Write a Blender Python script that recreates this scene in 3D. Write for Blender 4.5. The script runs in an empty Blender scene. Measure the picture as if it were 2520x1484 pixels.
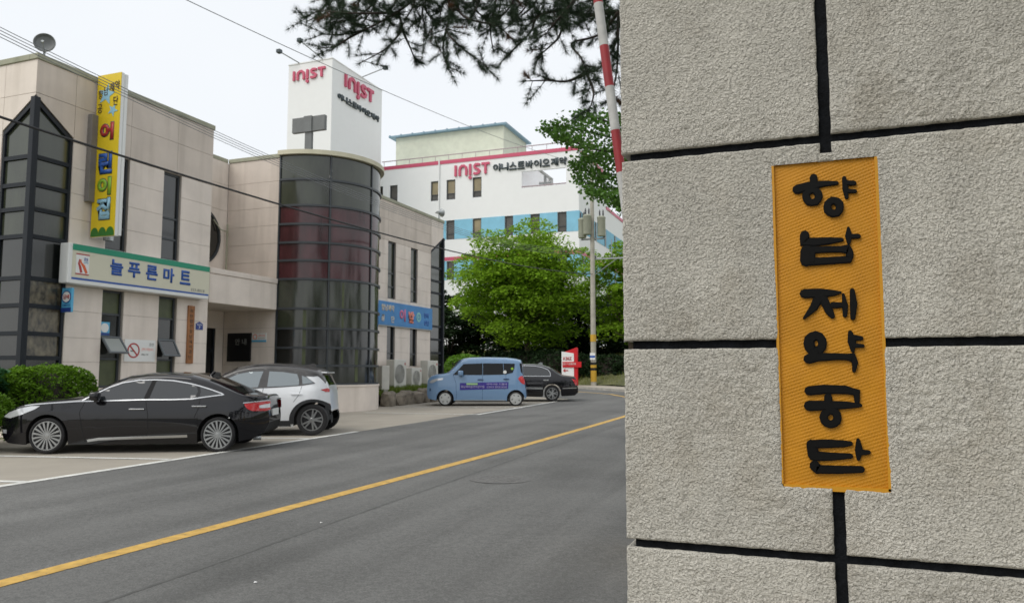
import bpy, bmesh, math, random
import numpy as np
from mathutils import Vector, Matrix
random.seed(7); np.random.seed(7)
R=math.radians
SC=bpy.context.scene
COL=SC.collection

# ------------------------------------------------------------------ camera
YAW,PITCH,FPX=20.87,5.15,1892.0
CAM=Vector((0,0,1.5))
cd=bpy.data.cameras.new('camera'); cam=bpy.data.objects.new('camera',cd); COL.objects.link(cam)
cam.location=CAM; cam.rotation_euler=(R(90+PITCH),0,R(YAW))
cd.sensor_width=36; cd.lens=36*FPX/2520; cd.clip_start=.05; cd.clip_end=3000
cd.dof.use_dof=True; cd.dof.focus_distance=1.95; cd.dof.aperture_fstop=13
SC.camera=cam
# ------------------------------------------------------------------ overcast sky
SUN_EL,SUN_AZ=R(50),R(-32)      # azimuth measured from -Y towards +X
w=bpy.data.worlds.new('World'); SC.world=w; w.use_nodes=True
nt=w.node_tree; nt.nodes.clear()
wo=nt.nodes.new('ShaderNodeOutputWorld'); bg=nt.nodes.new('ShaderNodeBackground'); bg2=nt.nodes.new('ShaderNodeBackground')
sk=nt.nodes.new('ShaderNodeTexSky'); sk.sky_type='NISHITA'; sk.sun_disc=False
sk.sun_elevation=SUN_EL; sk.sun_rotation=math.pi-SUN_AZ; sk.dust_density=4; sk.air_density=1.2
bg.inputs['Strength'].default_value=.02
bg2.inputs['Color'].default_value=(.945,.975,1.0,1); bg2.inputs['Strength'].default_value=.84
ad=nt.nodes.new('ShaderNodeAddShader')
wc=nt.nodes.new('ShaderNodeTexCoord'); wn=nt.nodes.new('ShaderNodeTexNoise'); wn.inputs['Scale'].default_value=3.0; wn.inputs['Detail'].default_value=5; wr=nt.nodes.new('ShaderNodeValToRGB')   # faint cloud structure
wr.color_ramp.elements[0].position=.35; wr.color_ramp.elements[0].color=(.93,.955,.98,1); wr.color_ramp.elements[1].position=.68; wr.color_ramp.elements[1].color=(.965,.985,1.0,1)
nt.links.new(wc.outputs['Generated'],wn.inputs['Vector']); nt.links.new(wn.outputs['Fac'],wr.inputs[0]); nt.links.new(wr.outputs[0],bg2.inputs['Color'])
nt.links.new(sk.outputs[0],bg.inputs['Color']); nt.links.new(bg.outputs[0],ad.inputs[0]); nt.links.new(bg2.outputs[0],ad.inputs[1]); nt.links.new(ad.outputs[0],wo.inputs['Surface'])
sd=bpy.data.lights.new('sun','SUN'); sd.energy=1.4; sd.angle=R(40); sd.color=(1,.97,.92)
so=bpy.data.objects.new('sun',sd); COL.objects.link(so)
sv=Vector((math.sin(SUN_AZ)*math.cos(SUN_EL),-math.cos(SUN_AZ)*math.cos(SUN_EL),math.sin(SUN_EL)))
so.rotation_euler=(-sv).to_track_quat('-Z','Y').to_euler(); so.location=sv*60
vs=SC.view_settings; vs.view_transform='Standard'; vs.look='None'; vs.exposure=0.14; vs.gamma=1; vs.use_curve_mapping=False
SC.cycles.use_denoising=True; SC.cycles.max_bounces=6; SC.cycles.transparent_max_bounces=6

# ------------------------------------------------------------------ helpers
def gz(y): return .01*min(y,70.)
_f=Vector((-math.sin(R(YAW))*math.cos(R(PITCH)),math.cos(R(YAW))*math.cos(R(PITCH)),math.sin(R(PITCH))))
_r=Vector((math.cos(R(YAW)),math.sin(R(YAW)),0)); _u=_r.cross(_f)
def at(u,v,Y):
    "a surveyed point: bearing (u,v) at distance Y along the road"
    d=_r*((u-1260)/FPX)+_u*((742-v)/FPX)+_f
    return CAM+d*(Y/d.y)
def S(r,g,b): # srgb -> linear
    f=lambda c:(c/255/12.92) if c<=10 else ((c/255+.055)/1.055)**2.4
    return (f(r),f(g),f(b))
M={}
def mat(name,col,rough=.6,metal=0,spec=.5,var=0,vs_=3.0,bump=0,bs=40,coat=0,ior=None,col2=None,vdet=4,stretch=None,trans=0,island=0,emit=None):
    m=bpy.data.materials.new(name); m.use_nodes=True; t=m.node_tree; N=t.nodes; L=t.links
    b=N['Principled BSDF']; c4=lambda c:(c[0],c[1],c[2],1)
    b.inputs['Base Color'].default_value=c4(col); b.inputs['Roughness'].default_value=rough; b.inputs['Metallic'].default_value=metal
    b.inputs['Specular IOR Level'].default_value=spec
    if ior: b.inputs['IOR'].default_value=ior
    if coat: b.inputs['Coat Weight'].default_value=coat; b.inputs['Coat Roughness'].default_value=.03
    tc=None
    if var or col2 or bump:
        tc=N.new('ShaderNodeTexCoord'); src=tc.outputs['Object']
        if stretch:
            mp=N.new('ShaderNodeMapping'); mp.inputs['Scale'].default_value=stretch; L.new(src,mp.inputs[0]); src=mp.outputs[0]
    cur=None
    if var or col2:
        n=N.new('ShaderNodeTexNoise'); n.inputs['Scale'].default_value=vs_; n.inputs['Detail'].default_value=vdet; n.inputs['Roughness'].default_value=.6; L.new(src,n.inputs['Vector'])
        r=N.new('ShaderNodeValToRGB'); r.color_ramp.elements[0].position=.32; r.color_ramp.elements[1].position=.68
        lo=tuple(x*(1-var) for x in col); hi=col2 if col2 else tuple(min(1,x*(1+var)) for x in col)
        r.color_ramp.elements[0].color=c4(lo); r.color_ramp.elements[1].color=c4(hi); L.new(n.outputs['Fac'],r.inputs[0]); cur=r.outputs[0]
    if island:
        g=N.new('ShaderNodeNewGeometry'); hs=N.new('ShaderNodeHueSaturation'); mr=N.new('ShaderNodeMapRange')
        mr.inputs['To Min'].default_value=1-island; mr.inputs['To Max'].default_value=1+island
        L.new(g.outputs['Random Per Island'],mr.inputs['Value']); L.new(mr.outputs[0],hs.inputs['Value'])
        if cur: L.new(cur,hs.inputs['Color'])
        else: hs.inputs['Color'].default_value=c4(col)
        cur=hs.outputs[0]
    if cur: L.new(cur,b.inputs['Base Color'])
    if bump:
        n2=N.new('ShaderNodeTexNoise'); n2.inputs['Scale'].default_value=bs; n2.inputs['Detail'].default_value=5; L.new(src,n2.inputs['Vector'])
        bp=N.new('ShaderNodeBump'); bp.inputs['Strength'].default_value=bump; bp.inputs['Distance'].default_value=.01; L.new(n2.outputs['Fac'],bp.inputs['Height']); L.new(bp.outputs[0],b.inputs['Normal'])
    if trans:
        o=N['Material Output']; tr=N.new('ShaderNodeBsdfTranslucent'); mx=N.new('ShaderNodeMixShader'); mx.inputs[0].default_value=trans
        tr.inputs[0].default_value=c4((col[0]*1.5,col[1]*1.5,col[2]*.8))
        if cur: L.new(cur,tr.inputs[0])
        L.new(b.outputs[0],mx.inputs[1]); L.new(tr.outputs[0],mx.inputs[2]); L.new(mx.outputs[0],o.inputs['Surface'])
    M[name]=m; return m

class MB:
    def __init__(s): s.v=[]; s.f=[]; s.m=[]; s.k=0
    def add(s,vs,fs):
        o=len(s.v); s.v+=[tuple(map(float,v)) for v in vs]; s.f+=[tuple(i+o for i in f) for f in fs]; s.m+=[s.k]*len(fs); return s
    def box(s,x0,x1,y0,y1,z0,z1,T=None):
        vs=[(x,y,z) for x in (x0,x1) for y in (y0,y1) for z in (z0,z1)]
        if T: vs=[T@Vector(v) for v in vs]
        return s.add(vs,[(0,1,3,2),(4,6,7,5),(0,4,5,1),(2,3,7,6),(0,2,6,4),(1,5,7,3)])
    def bbox(s,x0,x1,y0,y1,z0,z1,b=.02,T=None):
        "box with chamfered vertical and top edges"
        bm=bmesh.new(); bmesh.ops.create_cube(bm,size=1)
        for v in bm.verts: v.co=Vector(((x0+x1)/2+v.co.x*(x1-x0),(y0+y1)/2+v.co.y*(y1-y0),(z0+z1)/2+v.co.z*(z1-z0)))
        bmesh.ops.bevel(bm,geom=list(bm.edges),offset=b,segments=2,affect='EDGES',profile=.5)
        bm.verts.index_update(); vs=[(T@v.co) if T else v.co.copy() for v in bm.verts]; fs=[tuple(v.index for v in f.verts) for f in bm.faces]; bm.free()
        return s.add(vs,fs)
    def cyl(s,p0,p1,r0,r1=None,n=12,caps=True):
        r1=r0 if r1 is None else r1; p0=Vector(p0); p1=Vector(p1); d=(p1-p0).normalized()
        a=d.orthogonal().normalized(); b=d.cross(a)
        vs=[]
        for p,r in ((p0,r0),(p1,r1)):
            for i in range(n):
                t=2*math.pi*i/n; vs.append(p+(a*math.cos(t)+b*math.sin(t))*r)
        fs=[(i,(i+1)%n,n+(i+1)%n,n+i) for i in range(n)]
        if caps: fs+=[tuple(range(n-1,-1,-1)),tuple(range(n,2*n))]
        return s.add(vs,fs)
    def tube(s,pts,r,n=6):
        pts=[Vector(p) for p in pts]; rs=r if isinstance(r,(list,tuple)) else [r]*len(pts)
        vs=[];fs=[];a=None
        for i,p in enumerate(pts):
            d=(pts[min(i+1,len(pts)-1)]-pts[max(i-1,0)]).normalized()
            a=(d.orthogonal() if a is None else (a-d*a.dot(d))).normalized(); b=d.cross(a)
            for k in range(n):
                t=2*math.pi*k/n; vs.append(p+(a*math.cos(t)+b*math.sin(t))*rs[i])
        for i in range(len(pts)-1):
            for k in range(n): fs.append((i*n+k,i*n+(k+1)%n,(i+1)*n+(k+1)%n,(i+1)*n+k))
        fs+=[tuple(range(n-1,-1,-1)),tuple(range((len(pts)-1)*n,len(pts)*n))]
        return s.add(vs,fs)
    def prism(s,poly,O,A,B,d):
        "polygon [(a,b)] at O+aA+bB pushed through vector d"
        O=Vector(O);A=Vector(A);B=Vector(B);d=Vector(d); n=len(poly)
        p=[O+A*a+B*b for a,b in poly]
        nrm=Vector((0,0,0))
        for i in range(n): nrm+=(p[i]-p[0]).cross(p[(i+1)%n]-p[0])
        if nrm.dot(d)<0: p=p[::-1]
        vs=p+[q+d for q in p]
        fs=[tuple(range(n-1,-1,-1)),tuple(range(n,2*n))]+[(i,(i+1)%n,n+(i+1)%n,n+i) for i in range(n)]
        return s.add(vs,fs)
    def stroke(s,pts,hw,O,A,B,d,cap=True,closed=False):
        "thick polyline [(a,b)] or [(a,b,r)], extruded by d, on plane O,A,B"
        P=[Vector((p[0],p[1])) for p in pts]; rr=[(p[2] if len(p)>2 else hw) for p in pts]
        Lf=[];Rt=[];n=len(P)
        for i in range(n):
            dv=(P[1]-P[n-2]) if (closed and i in (0,n-1)) else (P[min(i+1,n-1)]-P[max(i-1,0)])
            dv=dv.normalized() if dv.length>1e-9 else Vector((1,0)); nn=Vector((-dv.y,dv.x))
            k=1.0
            if 0<i<n-1:
                e=(P[i+1]-P[i]).normalized(); c=abs(e.dot(dv)); k=min(1.5,1/max(c,.5))
            Lf.append(P[i]+nn*rr[i]*k); Rt.append(P[i]-nn*rr[i]*k)
        out=[]
        if cap:
            dv=(P[0]-P[1]).normalized(); nn=Vector((-dv.y,dv.x))
            st=[P[0]+(dv*math.sin(t)+nn*math.cos(t))*rr[0] for t in (math.pi*.25,math.pi*.5,math.pi*.75)]
            dv=(P[-1]-P[-2]).normalized(); nn=Vector((-dv.y,dv.x))
            en=[P[-1]+(dv*math.sin(t)+nn*math.cos(t))*rr[-1] for t in (math.pi*.25,math.pi*.5,math.pi*.75)]
        else: st=[];en=[]
        # quads strip + caps, extruded
        O=Vector(O);A=Vector(A);B=Vector(B);d=Vector(d)
        q=lambda p:O+A*p.x+B*p.y
        fl=A.cross(B).dot(d)<0
        def ext(poly):
            pp=[(p.x,p.y) for p in poly]; s.prism(pp,O,A,B,d)
        for i in range(n-1): ext([Rt[i],Rt[i+1],Lf[i+1],Lf[i]])
        if cap:
            ext([Lf[0]]+[Rt[0]]+st[::1]) if False else ext([Rt[0]]+[st[0],st[1],st[2]]+[Lf[0]])
            ext([Lf[-1]]+[en[0],en[1],en[2]]+[Rt[-1]])
        return s
    def lathe(s,prof,O,ax,n=24,a0=0,a1=2*math.pi):
        O=Vector(O); ax=Vector(ax).normalized(); a=ax.orthogonal().normalized(); b=ax.cross(a)
        full=abs(a1-a0-2*math.pi)<1e-6; k=n if full else n+1; vs=[]
        for i in range(k):
            t=a0+(a1-a0)*i/n; e=a*math.cos(t)+b*math.sin(t)
            for r,h in prof: vs.append(O+e*r+ax*h)
        m=len(prof); fs=[]
        for i in range(n):
            j=(i+1)%k
            for q in range(m-1): fs.append((i*m+q,j*m+q,j*m+q+1,i*m+q+1))
        return s.add(vs,fs)
    def build(s,name,mats,parent=None,smooth=False,local=False,fix=False):
        me=bpy.data.meshes.new(name); me.from_pydata(s.v,[],s.f)
        mats=mats if isinstance(mats,(list,tuple)) else [mats]
        for m in mats: me.materials.append(M[m] if isinstance(m,str) else m)
        if len(mats)>1: me.polygons.foreach_set('material_index',s.m)
        if smooth:
            me.polygons.foreach_set('use_smooth',[True]*len(me.polygons))
            if smooth is not True:
                bm=bmesh.new(); bm.from_mesh(me)
                bmesh.ops.remove_doubles(bm,verts=bm.verts,dist=1e-5)
                for e in bm.edges:
                    if len(e.link_faces)==2 and e.calc_face_angle(0)>R(smooth): e.smooth=False
                bm.to_mesh(me); bm.free()
        if fix:
            bm=bmesh.new(); bm.from_mesh(me); bmesh.ops.recalc_face_normals(bm,faces=bm.faces); bm.to_mesh(me); bm.free()
        me.update(); return link(name,me,parent,local)
def wm(o):
    m=Matrix.LocRotScale(o.location,o.rotation_euler,o.scale)
    return (wm(o.parent)@o.matrix_parent_inverse@m) if o.parent else m
def link(name,me,parent=None,local=False):
    o=bpy.data.objects.new(name,me); COL.objects.link(o)
    if parent:
        o.parent=parent
        if not local: o.matrix_parent_inverse=wm(parent).inverted()
    return o
def tag(o,label=None,cat=None,group=None,kind=None):
    if label: o['label']=label
    if cat: o['category']=cat
    if group: o['group']=group
    if kind: o['kind']=kind
    return o
def thing(name,loc,label,cat,group=None,rz=0):
    o=bpy.data.objects.new(name,None); COL.objects.link(o); o.location=loc; o.rotation_euler=(0,0,rz); o.empty_display_size=.2
    return tag(o,label,cat,group)
def struct(name,mb,m,smooth=False): return tag(mb.build(name,m,None,smooth),kind='structure')
def copytree(o,parent=None):
    c=o.copy(); COL.objects.link(c)
    if parent: c.parent=parent
    for ch in list(o.children): copytree(ch,c)
    return c
def npmesh(name,V,F,m,parent=None,smooth=False,local=False):
    "V (n,3) float, F (m,3|4) int"
    me=bpy.data.meshes.new(name); k=F.shape[1]
    me.vertices.add(len(V)); me.vertices.foreach_set('co',np.asarray(V,np.float32).ravel())
    me.loops.add(F.size); me.loops.foreach_set('vertex_index',F.astype(np.int32).ravel())
    me.polygons.add(len(F)); me.polygons.foreach_set('loop_start',np.arange(0,F.size,k,dtype=np.int32)); 
    if smooth: me.polygons.foreach_set('use_smooth',np.ones(len(F),bool))
    me.materials.append(M[m]); me.update(calc_edges=True); me.validate()
    return link(name,me,parent,local)
TXT={}
def text(name,body,O,A,B,w,h,m,parent,d=.01,bold=.0,local=False,keep=False):
    "flat lettering fitted in w x h, lower-left corner O, reading along A, up B, raised by d"
    if (body,bold) not in TXT:
        c=bpy.data.curves.new(name,'FONT'); c.body=body; c.offset=bold; c.extrude=0; c.resolution_u=3
        o=bpy.data.objects.new(name,c); TXT[(body,bold)]=bpy.data.meshes.new_from_object(o); bpy.data.objects.remove(o)
    me=TXT[(body,bold)].copy()
    co=np.zeros(len(me.vertices)*3); me.vertices.foreach_get('co',co); co=co.reshape(-1,3)
    mn=co.min(0); sz=co.max(0)-mn; sx=w/max(sz[0],1e-6); sy=h/max(sz[1],1e-6)
    if keep: sx=sy=min(sx,sy)
    A=np.array(A,float);B=np.array(B,float);O=np.array(O,float);n=np.cross(A,B)
    P=O+np.outer((co[:,0]-mn[0])*sx,A)+np.outer((co[:,1]-mn[1])*sy,B)+n*d
    bm=bmesh.new(); bm.from_mesh(me)
    for v,p in zip(bm.verts,P): v.co=p
    ex=bmesh.ops.extrude_face_region(bm,geom=list(bm.faces))
    for e in ex['geom']:
        if isinstance(e,bmesh.types.BMVert): e.co=e.co-Vector(n*d)*.98
    bmesh.ops.recalc_face_normals(bm,faces=bm.faces)
    bm.to_mesh(me); bm.free(); me.materials.clear(); me.materials.append(M[m]); me.name=name
    return link(name,me,parent,local)
_rng=np.random.RandomState(11)
def vnoise(x,y,seed=0):
    xi=np.floor(x).astype(np.int64); yi=np.floor(y).astype(np.int64); fx=x-xi; fy=y-yi
    fx=fx*fx*(3-2*fx); fy=fy*fy*(3-2*fy)
    def h(a,b):
        n=(a*374761393+b*668265263+seed*974711)&0x7fffffff; n=((n^(n>>13))*1274126177)&0x7fffffff
        return ((n^(n>>16))&0xffff)/65535.
    return (h(xi,yi)*(1-fx)+h(xi+1,yi)*fx)*(1-fy)+(h(xi,yi+1)*(1-fx)+h(xi+1,yi+1)*fx)*fy
def leaves(P,size,up=.6,asp=.55,jit=.5,dirs=None):
    "rhombic leaves at points P -> V,F"
    n=len(P); nr=_rng.normal(size=(n,3)); nr[:,2]=np.abs(nr[:,2])+up*1.5; nr/=np.linalg.norm(nr,axis=1)[:,None]
    t=_rng.normal(size=(n,3)); 
    if dirs is not None: t=t*.5+dirs
    t-=nr*(t*nr).sum(1)[:,None]; t/=np.linalg.norm(t,axis=1)[:,None]+1e-9; b=np.cross(nr,t)
    s=(size*(1-jit/2+jit*_rng.rand(n)))[:,None]
    V=np.stack([P-t*s*.5,P+b*s*asp*.5-nr*s*.06,P+t*s*.5,P-b*s*asp*.5-nr*s*.06],1).reshape(-1,3)
    return V,np.arange(4*n).reshape(n,4)

# ------------------------------------------------------------------ materials
def asphalt_():
    m=mat('asphalt',(.120,.120,.114),.88,var=.16,vs_=.3,bump=.5,bs=160,vdet=8); t=m.node_tree; N=t.nodes; L=t.links; b=N['Principled BSDF']
    src=b.inputs['Base Color'].links[0].from_socket; tc=N.new('ShaderNodeTexCoord')
    def lay(scale,lo,hi,p0,p1,st=(1,1,1),det=2):
        nonlocal src
        mp=N.new('ShaderNodeMapping'); mp.inputs['Scale'].default_value=st; n=N.new('ShaderNodeTexNoise'); n.inputs['Scale'].default_value=scale; n.inputs['Detail'].default_value=det; L.new(tc.outputs['Object'],mp.inputs[0]); L.new(mp.outputs[0],n.inputs['Vector'])
        r=N.new('ShaderNodeMapRange'); r.inputs['From Min'].default_value=p0; r.inputs['From Max'].default_value=p1; r.inputs['To Min'].default_value=lo; r.inputs['To Max'].default_value=hi; L.new(n.outputs['Fac'],r.inputs[0])
        mx=N.new('ShaderNodeMix'); mx.data_type='RGBA'; mx.blend_type='MULTIPLY'; mx.inputs[0].default_value=1; L.new(src,mx.inputs[6]); L.new(r.outputs[0],mx.inputs[7]); src=mx.outputs[2]
    lay(75,.78,1.22,.36,.64,det=3); lay(22,.88,1.12,.35,.65,det=4); lay(1.1,.86,1.10,.4,.6,(1.6,.10,1),6); lay(.9,.80,1.06,.30,.5,(.5,.5,1),6)
    L.new(src,b.inputs['Base Color'])
asphalt_()
mat('concrete_yard',(.33,.30,.25),.9,var=.14,vs_=.5,bump=.2,bs=50,vdet=8)
mat('line_white',(.66,.66,.62),.7,var=.18,vs_=6,vdet=8)
mat('line_yellow',(.54,.335,.075),.7,var=.22,vs_=9,vdet=8)
mat('kerb',(.36,.34,.30),.9,var=.2,vs_=2,bump=.2)
mat('paving',(.40,.36,.30),.9,var=.15,vs_=2,bump=.2)
mat('soil',(.12,.09,.06),1,var=.4,vs_=2,bump=.6,bs=15)
mat('terrain',(.10,.11,.05),1,var=.4,vs_=.4,bump=.4,bs=6,col2=(.17,.17,.07))
mat('grass',(.15,.21,.03),.8,trans=.25,island=.35)
mat('black_paint',(.008,.009,.012),.28,coat=1)
mat('groove',(.006,.007,.009),.85,spec=.15,var=.5,vs_=30,bump=.5,bs=120)
mat('letter_black',(.004,.004,.004),.6,spec=.15)
mat('dark_metal',(.016,.020,.026),.5,spec=.25)
mat('glass_pale',(.30,.32,.30),.3)
mat('arm_red',(.30,.016,.022),.5,var=.15,vs_=6)
mat('arm_white',(.46,.46,.44),.6,var=.15,vs_=6)
mat('frame_metal',(.045,.052,.058),.4)
mat('steel',(.42,.44,.45),.35,metal=.9)
mat('galv',(.34,.36,.36),.5,metal=.6)
mat('grey_box',(.20,.185,.17),.6,var=.1)
mat('white_paint',(.80,.80,.79),.5)
mat('cream',(.66,.64,.50),.45)
mat('sign_white',(.78,.79,.77),.4)
mat('mart_green',(.003,.27,.15),.4)
mat('sash_metal',(.11,.125,.135),.45)
mat('mart_blue',(.018,.095,.40),.4)
mat('sign_blue',(.035,.22,.52),.45,var=.12,vs_=2)
mat('deep_blue',(.02,.05,.24),.4)
mat('pale_blue',(.28,.52,.66),.5)
mat('sky_blue',(.10,.42,.66),.45)
mat('sign_yellow',(.74,.545,.012),.45,var=.05)
mat('red',(.55,.018,.025),.35)
mat('dull_red',(.42,.03,.03),.4)
mat('orange',(.70,.12,.03),.4)
mat('leaf_green_paint',(.03,.17,.02),.5)
mat('lime',(.26,.48,.03),.45)
mat('brown_text',(.06,.035,.02),.5)
mat('grey_text',(.20,.21,.20),.5)
mat('pink',(.62,.16,.30),.5)
mat('coral',(.80,.25,.17),.5)
mat('teal',(.25,.55,.52),.5)
mat('sand_text',(.74,.63,.46),.5)
mat('wood',(.32,.13,.04),.5,var=.3,vs_=5,stretch=(3,3,.4))
mat('inist_red',(.58,.085,.16),.45)
mat('inist_grey',(.055,.075,.085),.5)
mat('blank_dark',(.012,.012,.013),.35)
def stained(name,c,st,c2,streak=(1.2,1.2,.12),sc=2.2,rough=.8,bump=.1,var=.07):
    m=mat(name,c,rough,var=var,vs_=1.3,bump=bump,bs=60); t=m.node_tree; N=t.nodes; L=t.links; b=N['Principled BSDF']
    src=b.inputs['Base Color'].links[0].from_socket
    tc=N.new('ShaderNodeTexCoord'); mp=N.new('ShaderNodeMapping'); mp.inputs['Scale'].default_value=streak; n=N.new('ShaderNodeTexNoise'); n.inputs['Scale'].default_value=sc; n.inputs['Detail'].default_value=6
    L.new(tc.outputs['Object'],mp.inputs[0]); L.new(mp.outputs[0],n.inputs['Vector'])
    r=N.new('ShaderNodeValToRGB'); r.color_ramp.elements[0].position=.50; r.color_ramp.elements[1].position=.78; r.color_ramp.elements[0].color=(0,0,0,1); r.color_ramp.elements[1].color=(st,st,st,1)
    L.new(n.outputs['Fac'],r.inputs[0]); mx=N.new('ShaderNodeMix'); mx.data_type='RGBA'; L.new(r.outputs[0],mx.inputs[0]); L.new(src,mx.inputs[6]); mx.inputs[7].default_value=(*c2,1); L.new(mx.outputs[2],b.inputs['Base Color'])
    return m
stained('facade',(.77,.69,.615),.55,(.52,.455,.38))
stained('facade_weathered',(.63,.555,.485),.6,(.40,.345,.29))
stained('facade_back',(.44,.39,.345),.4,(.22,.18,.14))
stained('coping',(.36,.36,.27),.6,(.20,.22,.15))
stained('cap_cream',(.60,.57,.43),.4,(.38,.36,.26))
stained('inist_white',(.86,.87,.87),.05,(.78,.79,.79),streak=(.4,.4,.04),sc=1,var=.012)
stained('inist_blue',(.24,.53,.70),.15,(.22,.48,.62),streak=(.4,.4,.04),sc=1)
stained('pent_green',(.60,.63,.52),.15,(.52,.55,.45),streak=(.4,.4,.04),sc=1)
mat('pent_roof',(.20,.32,.40),.5)
mat('rail',(.42,.34,.36),.5)
mat('inist_win',(.075,.07,.06),.12,spec=.6,var=.4,vs_=.6)
mat('inist_blind',(.30,.25,.15),.5,var=.2,vs_=.7)
mat('glass_dark',(.012,.014,.013),.12,ior=1.75,var=.5,vs_=.9)
mat('glass_tint',(.036,.042,.027),.12,ior=1.68,var=.55,vs_=.8,stretch=(1,1,.35))
mat('glass_red',(.062,.017,.020),.14,ior=1.62,var=.45,vs_=1.2,stretch=(2,2,.5))
mat('glass_shop',(.035,.033,.025),.10,ior=1.6,var=.7,vs_=4.5,col2=(.20,.17,.11),vdet=6,stretch=(1.6,1.6,1))
mat('film_green',(.07,.085,.035),.4,var=.2)
def stucco():
    m=mat('stucco',(.57,.548,.488),.92,var=.07,vs_=5,spec=.2); t=m.node_tree; N=t.nodes; L=t.links; b=N['Principled BSDF']
    tc=N.new('ShaderNodeTexCoord'); src=b.inputs['Base Color'].links[0].from_socket
    n=N.new('ShaderNodeTexNoise'); n.inputs['Scale'].default_value=3.2; n.inputs['Detail'].default_value=7; n.inputs['Roughness'].default_value=.65; L.new(tc.outputs['Object'],n.inputs['Vector'])
    r=N.new('ShaderNodeValToRGB'); r.color_ramp.elements[0].position=.54; r.color_ramp.elements[1].position=.74; r.color_ramp.elements[0].color=(0,0,0,1); r.color_ramp.elements[1].color=(.55,.55,.55,1)
    mx=N.new('ShaderNodeMix'); mx.data_type='RGBA'; L.new(n.outputs['Fac'],r.inputs[0]); L.new(r.outputs[0],mx.inputs[0]); L.new(src,mx.inputs[6]); mx.inputs[7].default_value=(.40,.36,.29,1)
    L.new(mx.outputs[2],b.inputs['Base Color'])
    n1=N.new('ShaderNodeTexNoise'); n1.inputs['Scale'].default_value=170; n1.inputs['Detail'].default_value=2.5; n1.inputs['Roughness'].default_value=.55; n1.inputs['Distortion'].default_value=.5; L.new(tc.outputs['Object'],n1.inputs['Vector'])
    bp=N.new('ShaderNodeBump'); bp.inputs['Strength'].default_value=1.0; bp.inputs['Distance'].default_value=.012; L.new(n1.outputs['Fac'],bp.inputs['Height']); L.new(bp.outputs[0],b.inputs['Normal'])
    # bump pits coloured darker, standing in for the fine shade inside them
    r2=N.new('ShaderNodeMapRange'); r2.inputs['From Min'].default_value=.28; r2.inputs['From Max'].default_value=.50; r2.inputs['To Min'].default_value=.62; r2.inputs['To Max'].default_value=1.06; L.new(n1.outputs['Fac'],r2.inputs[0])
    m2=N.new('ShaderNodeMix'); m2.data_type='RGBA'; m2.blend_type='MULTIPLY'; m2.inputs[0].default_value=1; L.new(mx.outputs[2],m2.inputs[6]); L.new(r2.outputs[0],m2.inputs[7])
    oi=N.new('ShaderNodeObjectInfo'); r3=N.new('ShaderNodeMapRange'); r3.inputs['To Min'].default_value=.93; r3.inputs['To Max'].default_value=1.05; L.new(oi.outputs['Random'],r3.inputs[0])
    mp=N.new('ShaderNodeMapping'); mp.inputs['Scale'].default_value=(9,9,.8); L.new(tc.outputs['Object'],mp.inputs[0]); n4=N.new('ShaderNodeTexNoise'); n4.inputs['Scale'].default_value=1.6; n4.inputs['Detail'].default_value=6; L.new(mp.outputs[0],n4.inputs['Vector'])
    r4=N.new('ShaderNodeMapRange'); r4.inputs['From Min'].default_value=.42; r4.inputs['From Max'].default_value=.72; r4.inputs['To Min'].default_value=1.02; r4.inputs['To Max'].default_value=.93; L.new(n4.outputs['Fac'],r4.inputs[0])
    mu=N.new('ShaderNodeMath'); mu.operation='MULTIPLY'; L.new(r3.outputs[0],mu.inputs[0]); L.new(r4.outputs[0],mu.inputs[1])
    m3=N.new('ShaderNodeMix'); m3.data_type='RGBA'; m3.blend_type='MULTIPLY'; m3.inputs[0].default_value=1; L.new(m2.outputs[2],m3.inputs[6]); L.new(mu.outputs[0],m3.inputs[7]); L.new(m3.outputs[2],b.inputs['Base Color'])
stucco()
mat('plaque_yellow',(.52,.225,.006),.55,var=.10,vs_=9,spec=.4)
mat('plaque_edge',(.56,.26,.008),.55)

# ------------------------------------------------------------------ ground, road, yard
def sheet(name,poly,dz,m,kind='structure',sub=1.0):
    mb=MB(); mb.add([(x,y,gz(y)+dz) for x,y in poly],[tuple(range(len(poly)))]); o=mb.build(name,m,None); return tag(o,kind=kind)
g=MB(); ys=[-400,-60,0,30,50,70,110,300,900]; xs=[-900,-120,-30,0,30,120,900]
for j,y in enumerate(ys):
    for x in xs: g.add([(x,y,gz(max(y,-60))-.012)],[])
n=len(xs)
for j in range(len(ys)-1):
    for i in range(n-1): g.f.append((j*n+i,j*n+i+1,(j+1)*n+i+1,(j+1)*n+i)); g.m.append(0)
struct('ground',g,'terrain')
rd=MB(); KERB=[(-.75,-30),(-.75,20),(-1.6,26),(-3.6,31.5),(-6,35.8),(-8.8,39.7),(-13,45.),(-18,48.4),(-26,51),(-44,53)]
KY=[k[1] for k in KERB]; KX=[k[0] for k in KERB]
ysl=[-30,0,20,26,31.5,33.5,35.8,36,36.02,39.7,45,48.4,51,53]
for y in ysl: rd.add([(float(np.interp(y,[-30,31.5,33.5,36,36.02,53],[-9.4,-9.4,-12,-16.5,-44,-44.2])),y,gz(y)),(float(np.interp(y,KY,KX)),y,gz(y))],[])
for i in range(len(ysl)-1): rd.f.append((2*i,2*i+1,2*i+3,2*i+2)); rd.m.append(0)
struct('road',rd,'asphalt')
sheet('parking_area',[(-15.4,-30),(-9.4,-30),(-9.4,31.5),(-12,33.5),(-15.4,33.5)],-.004,'concrete_yard')
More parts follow.
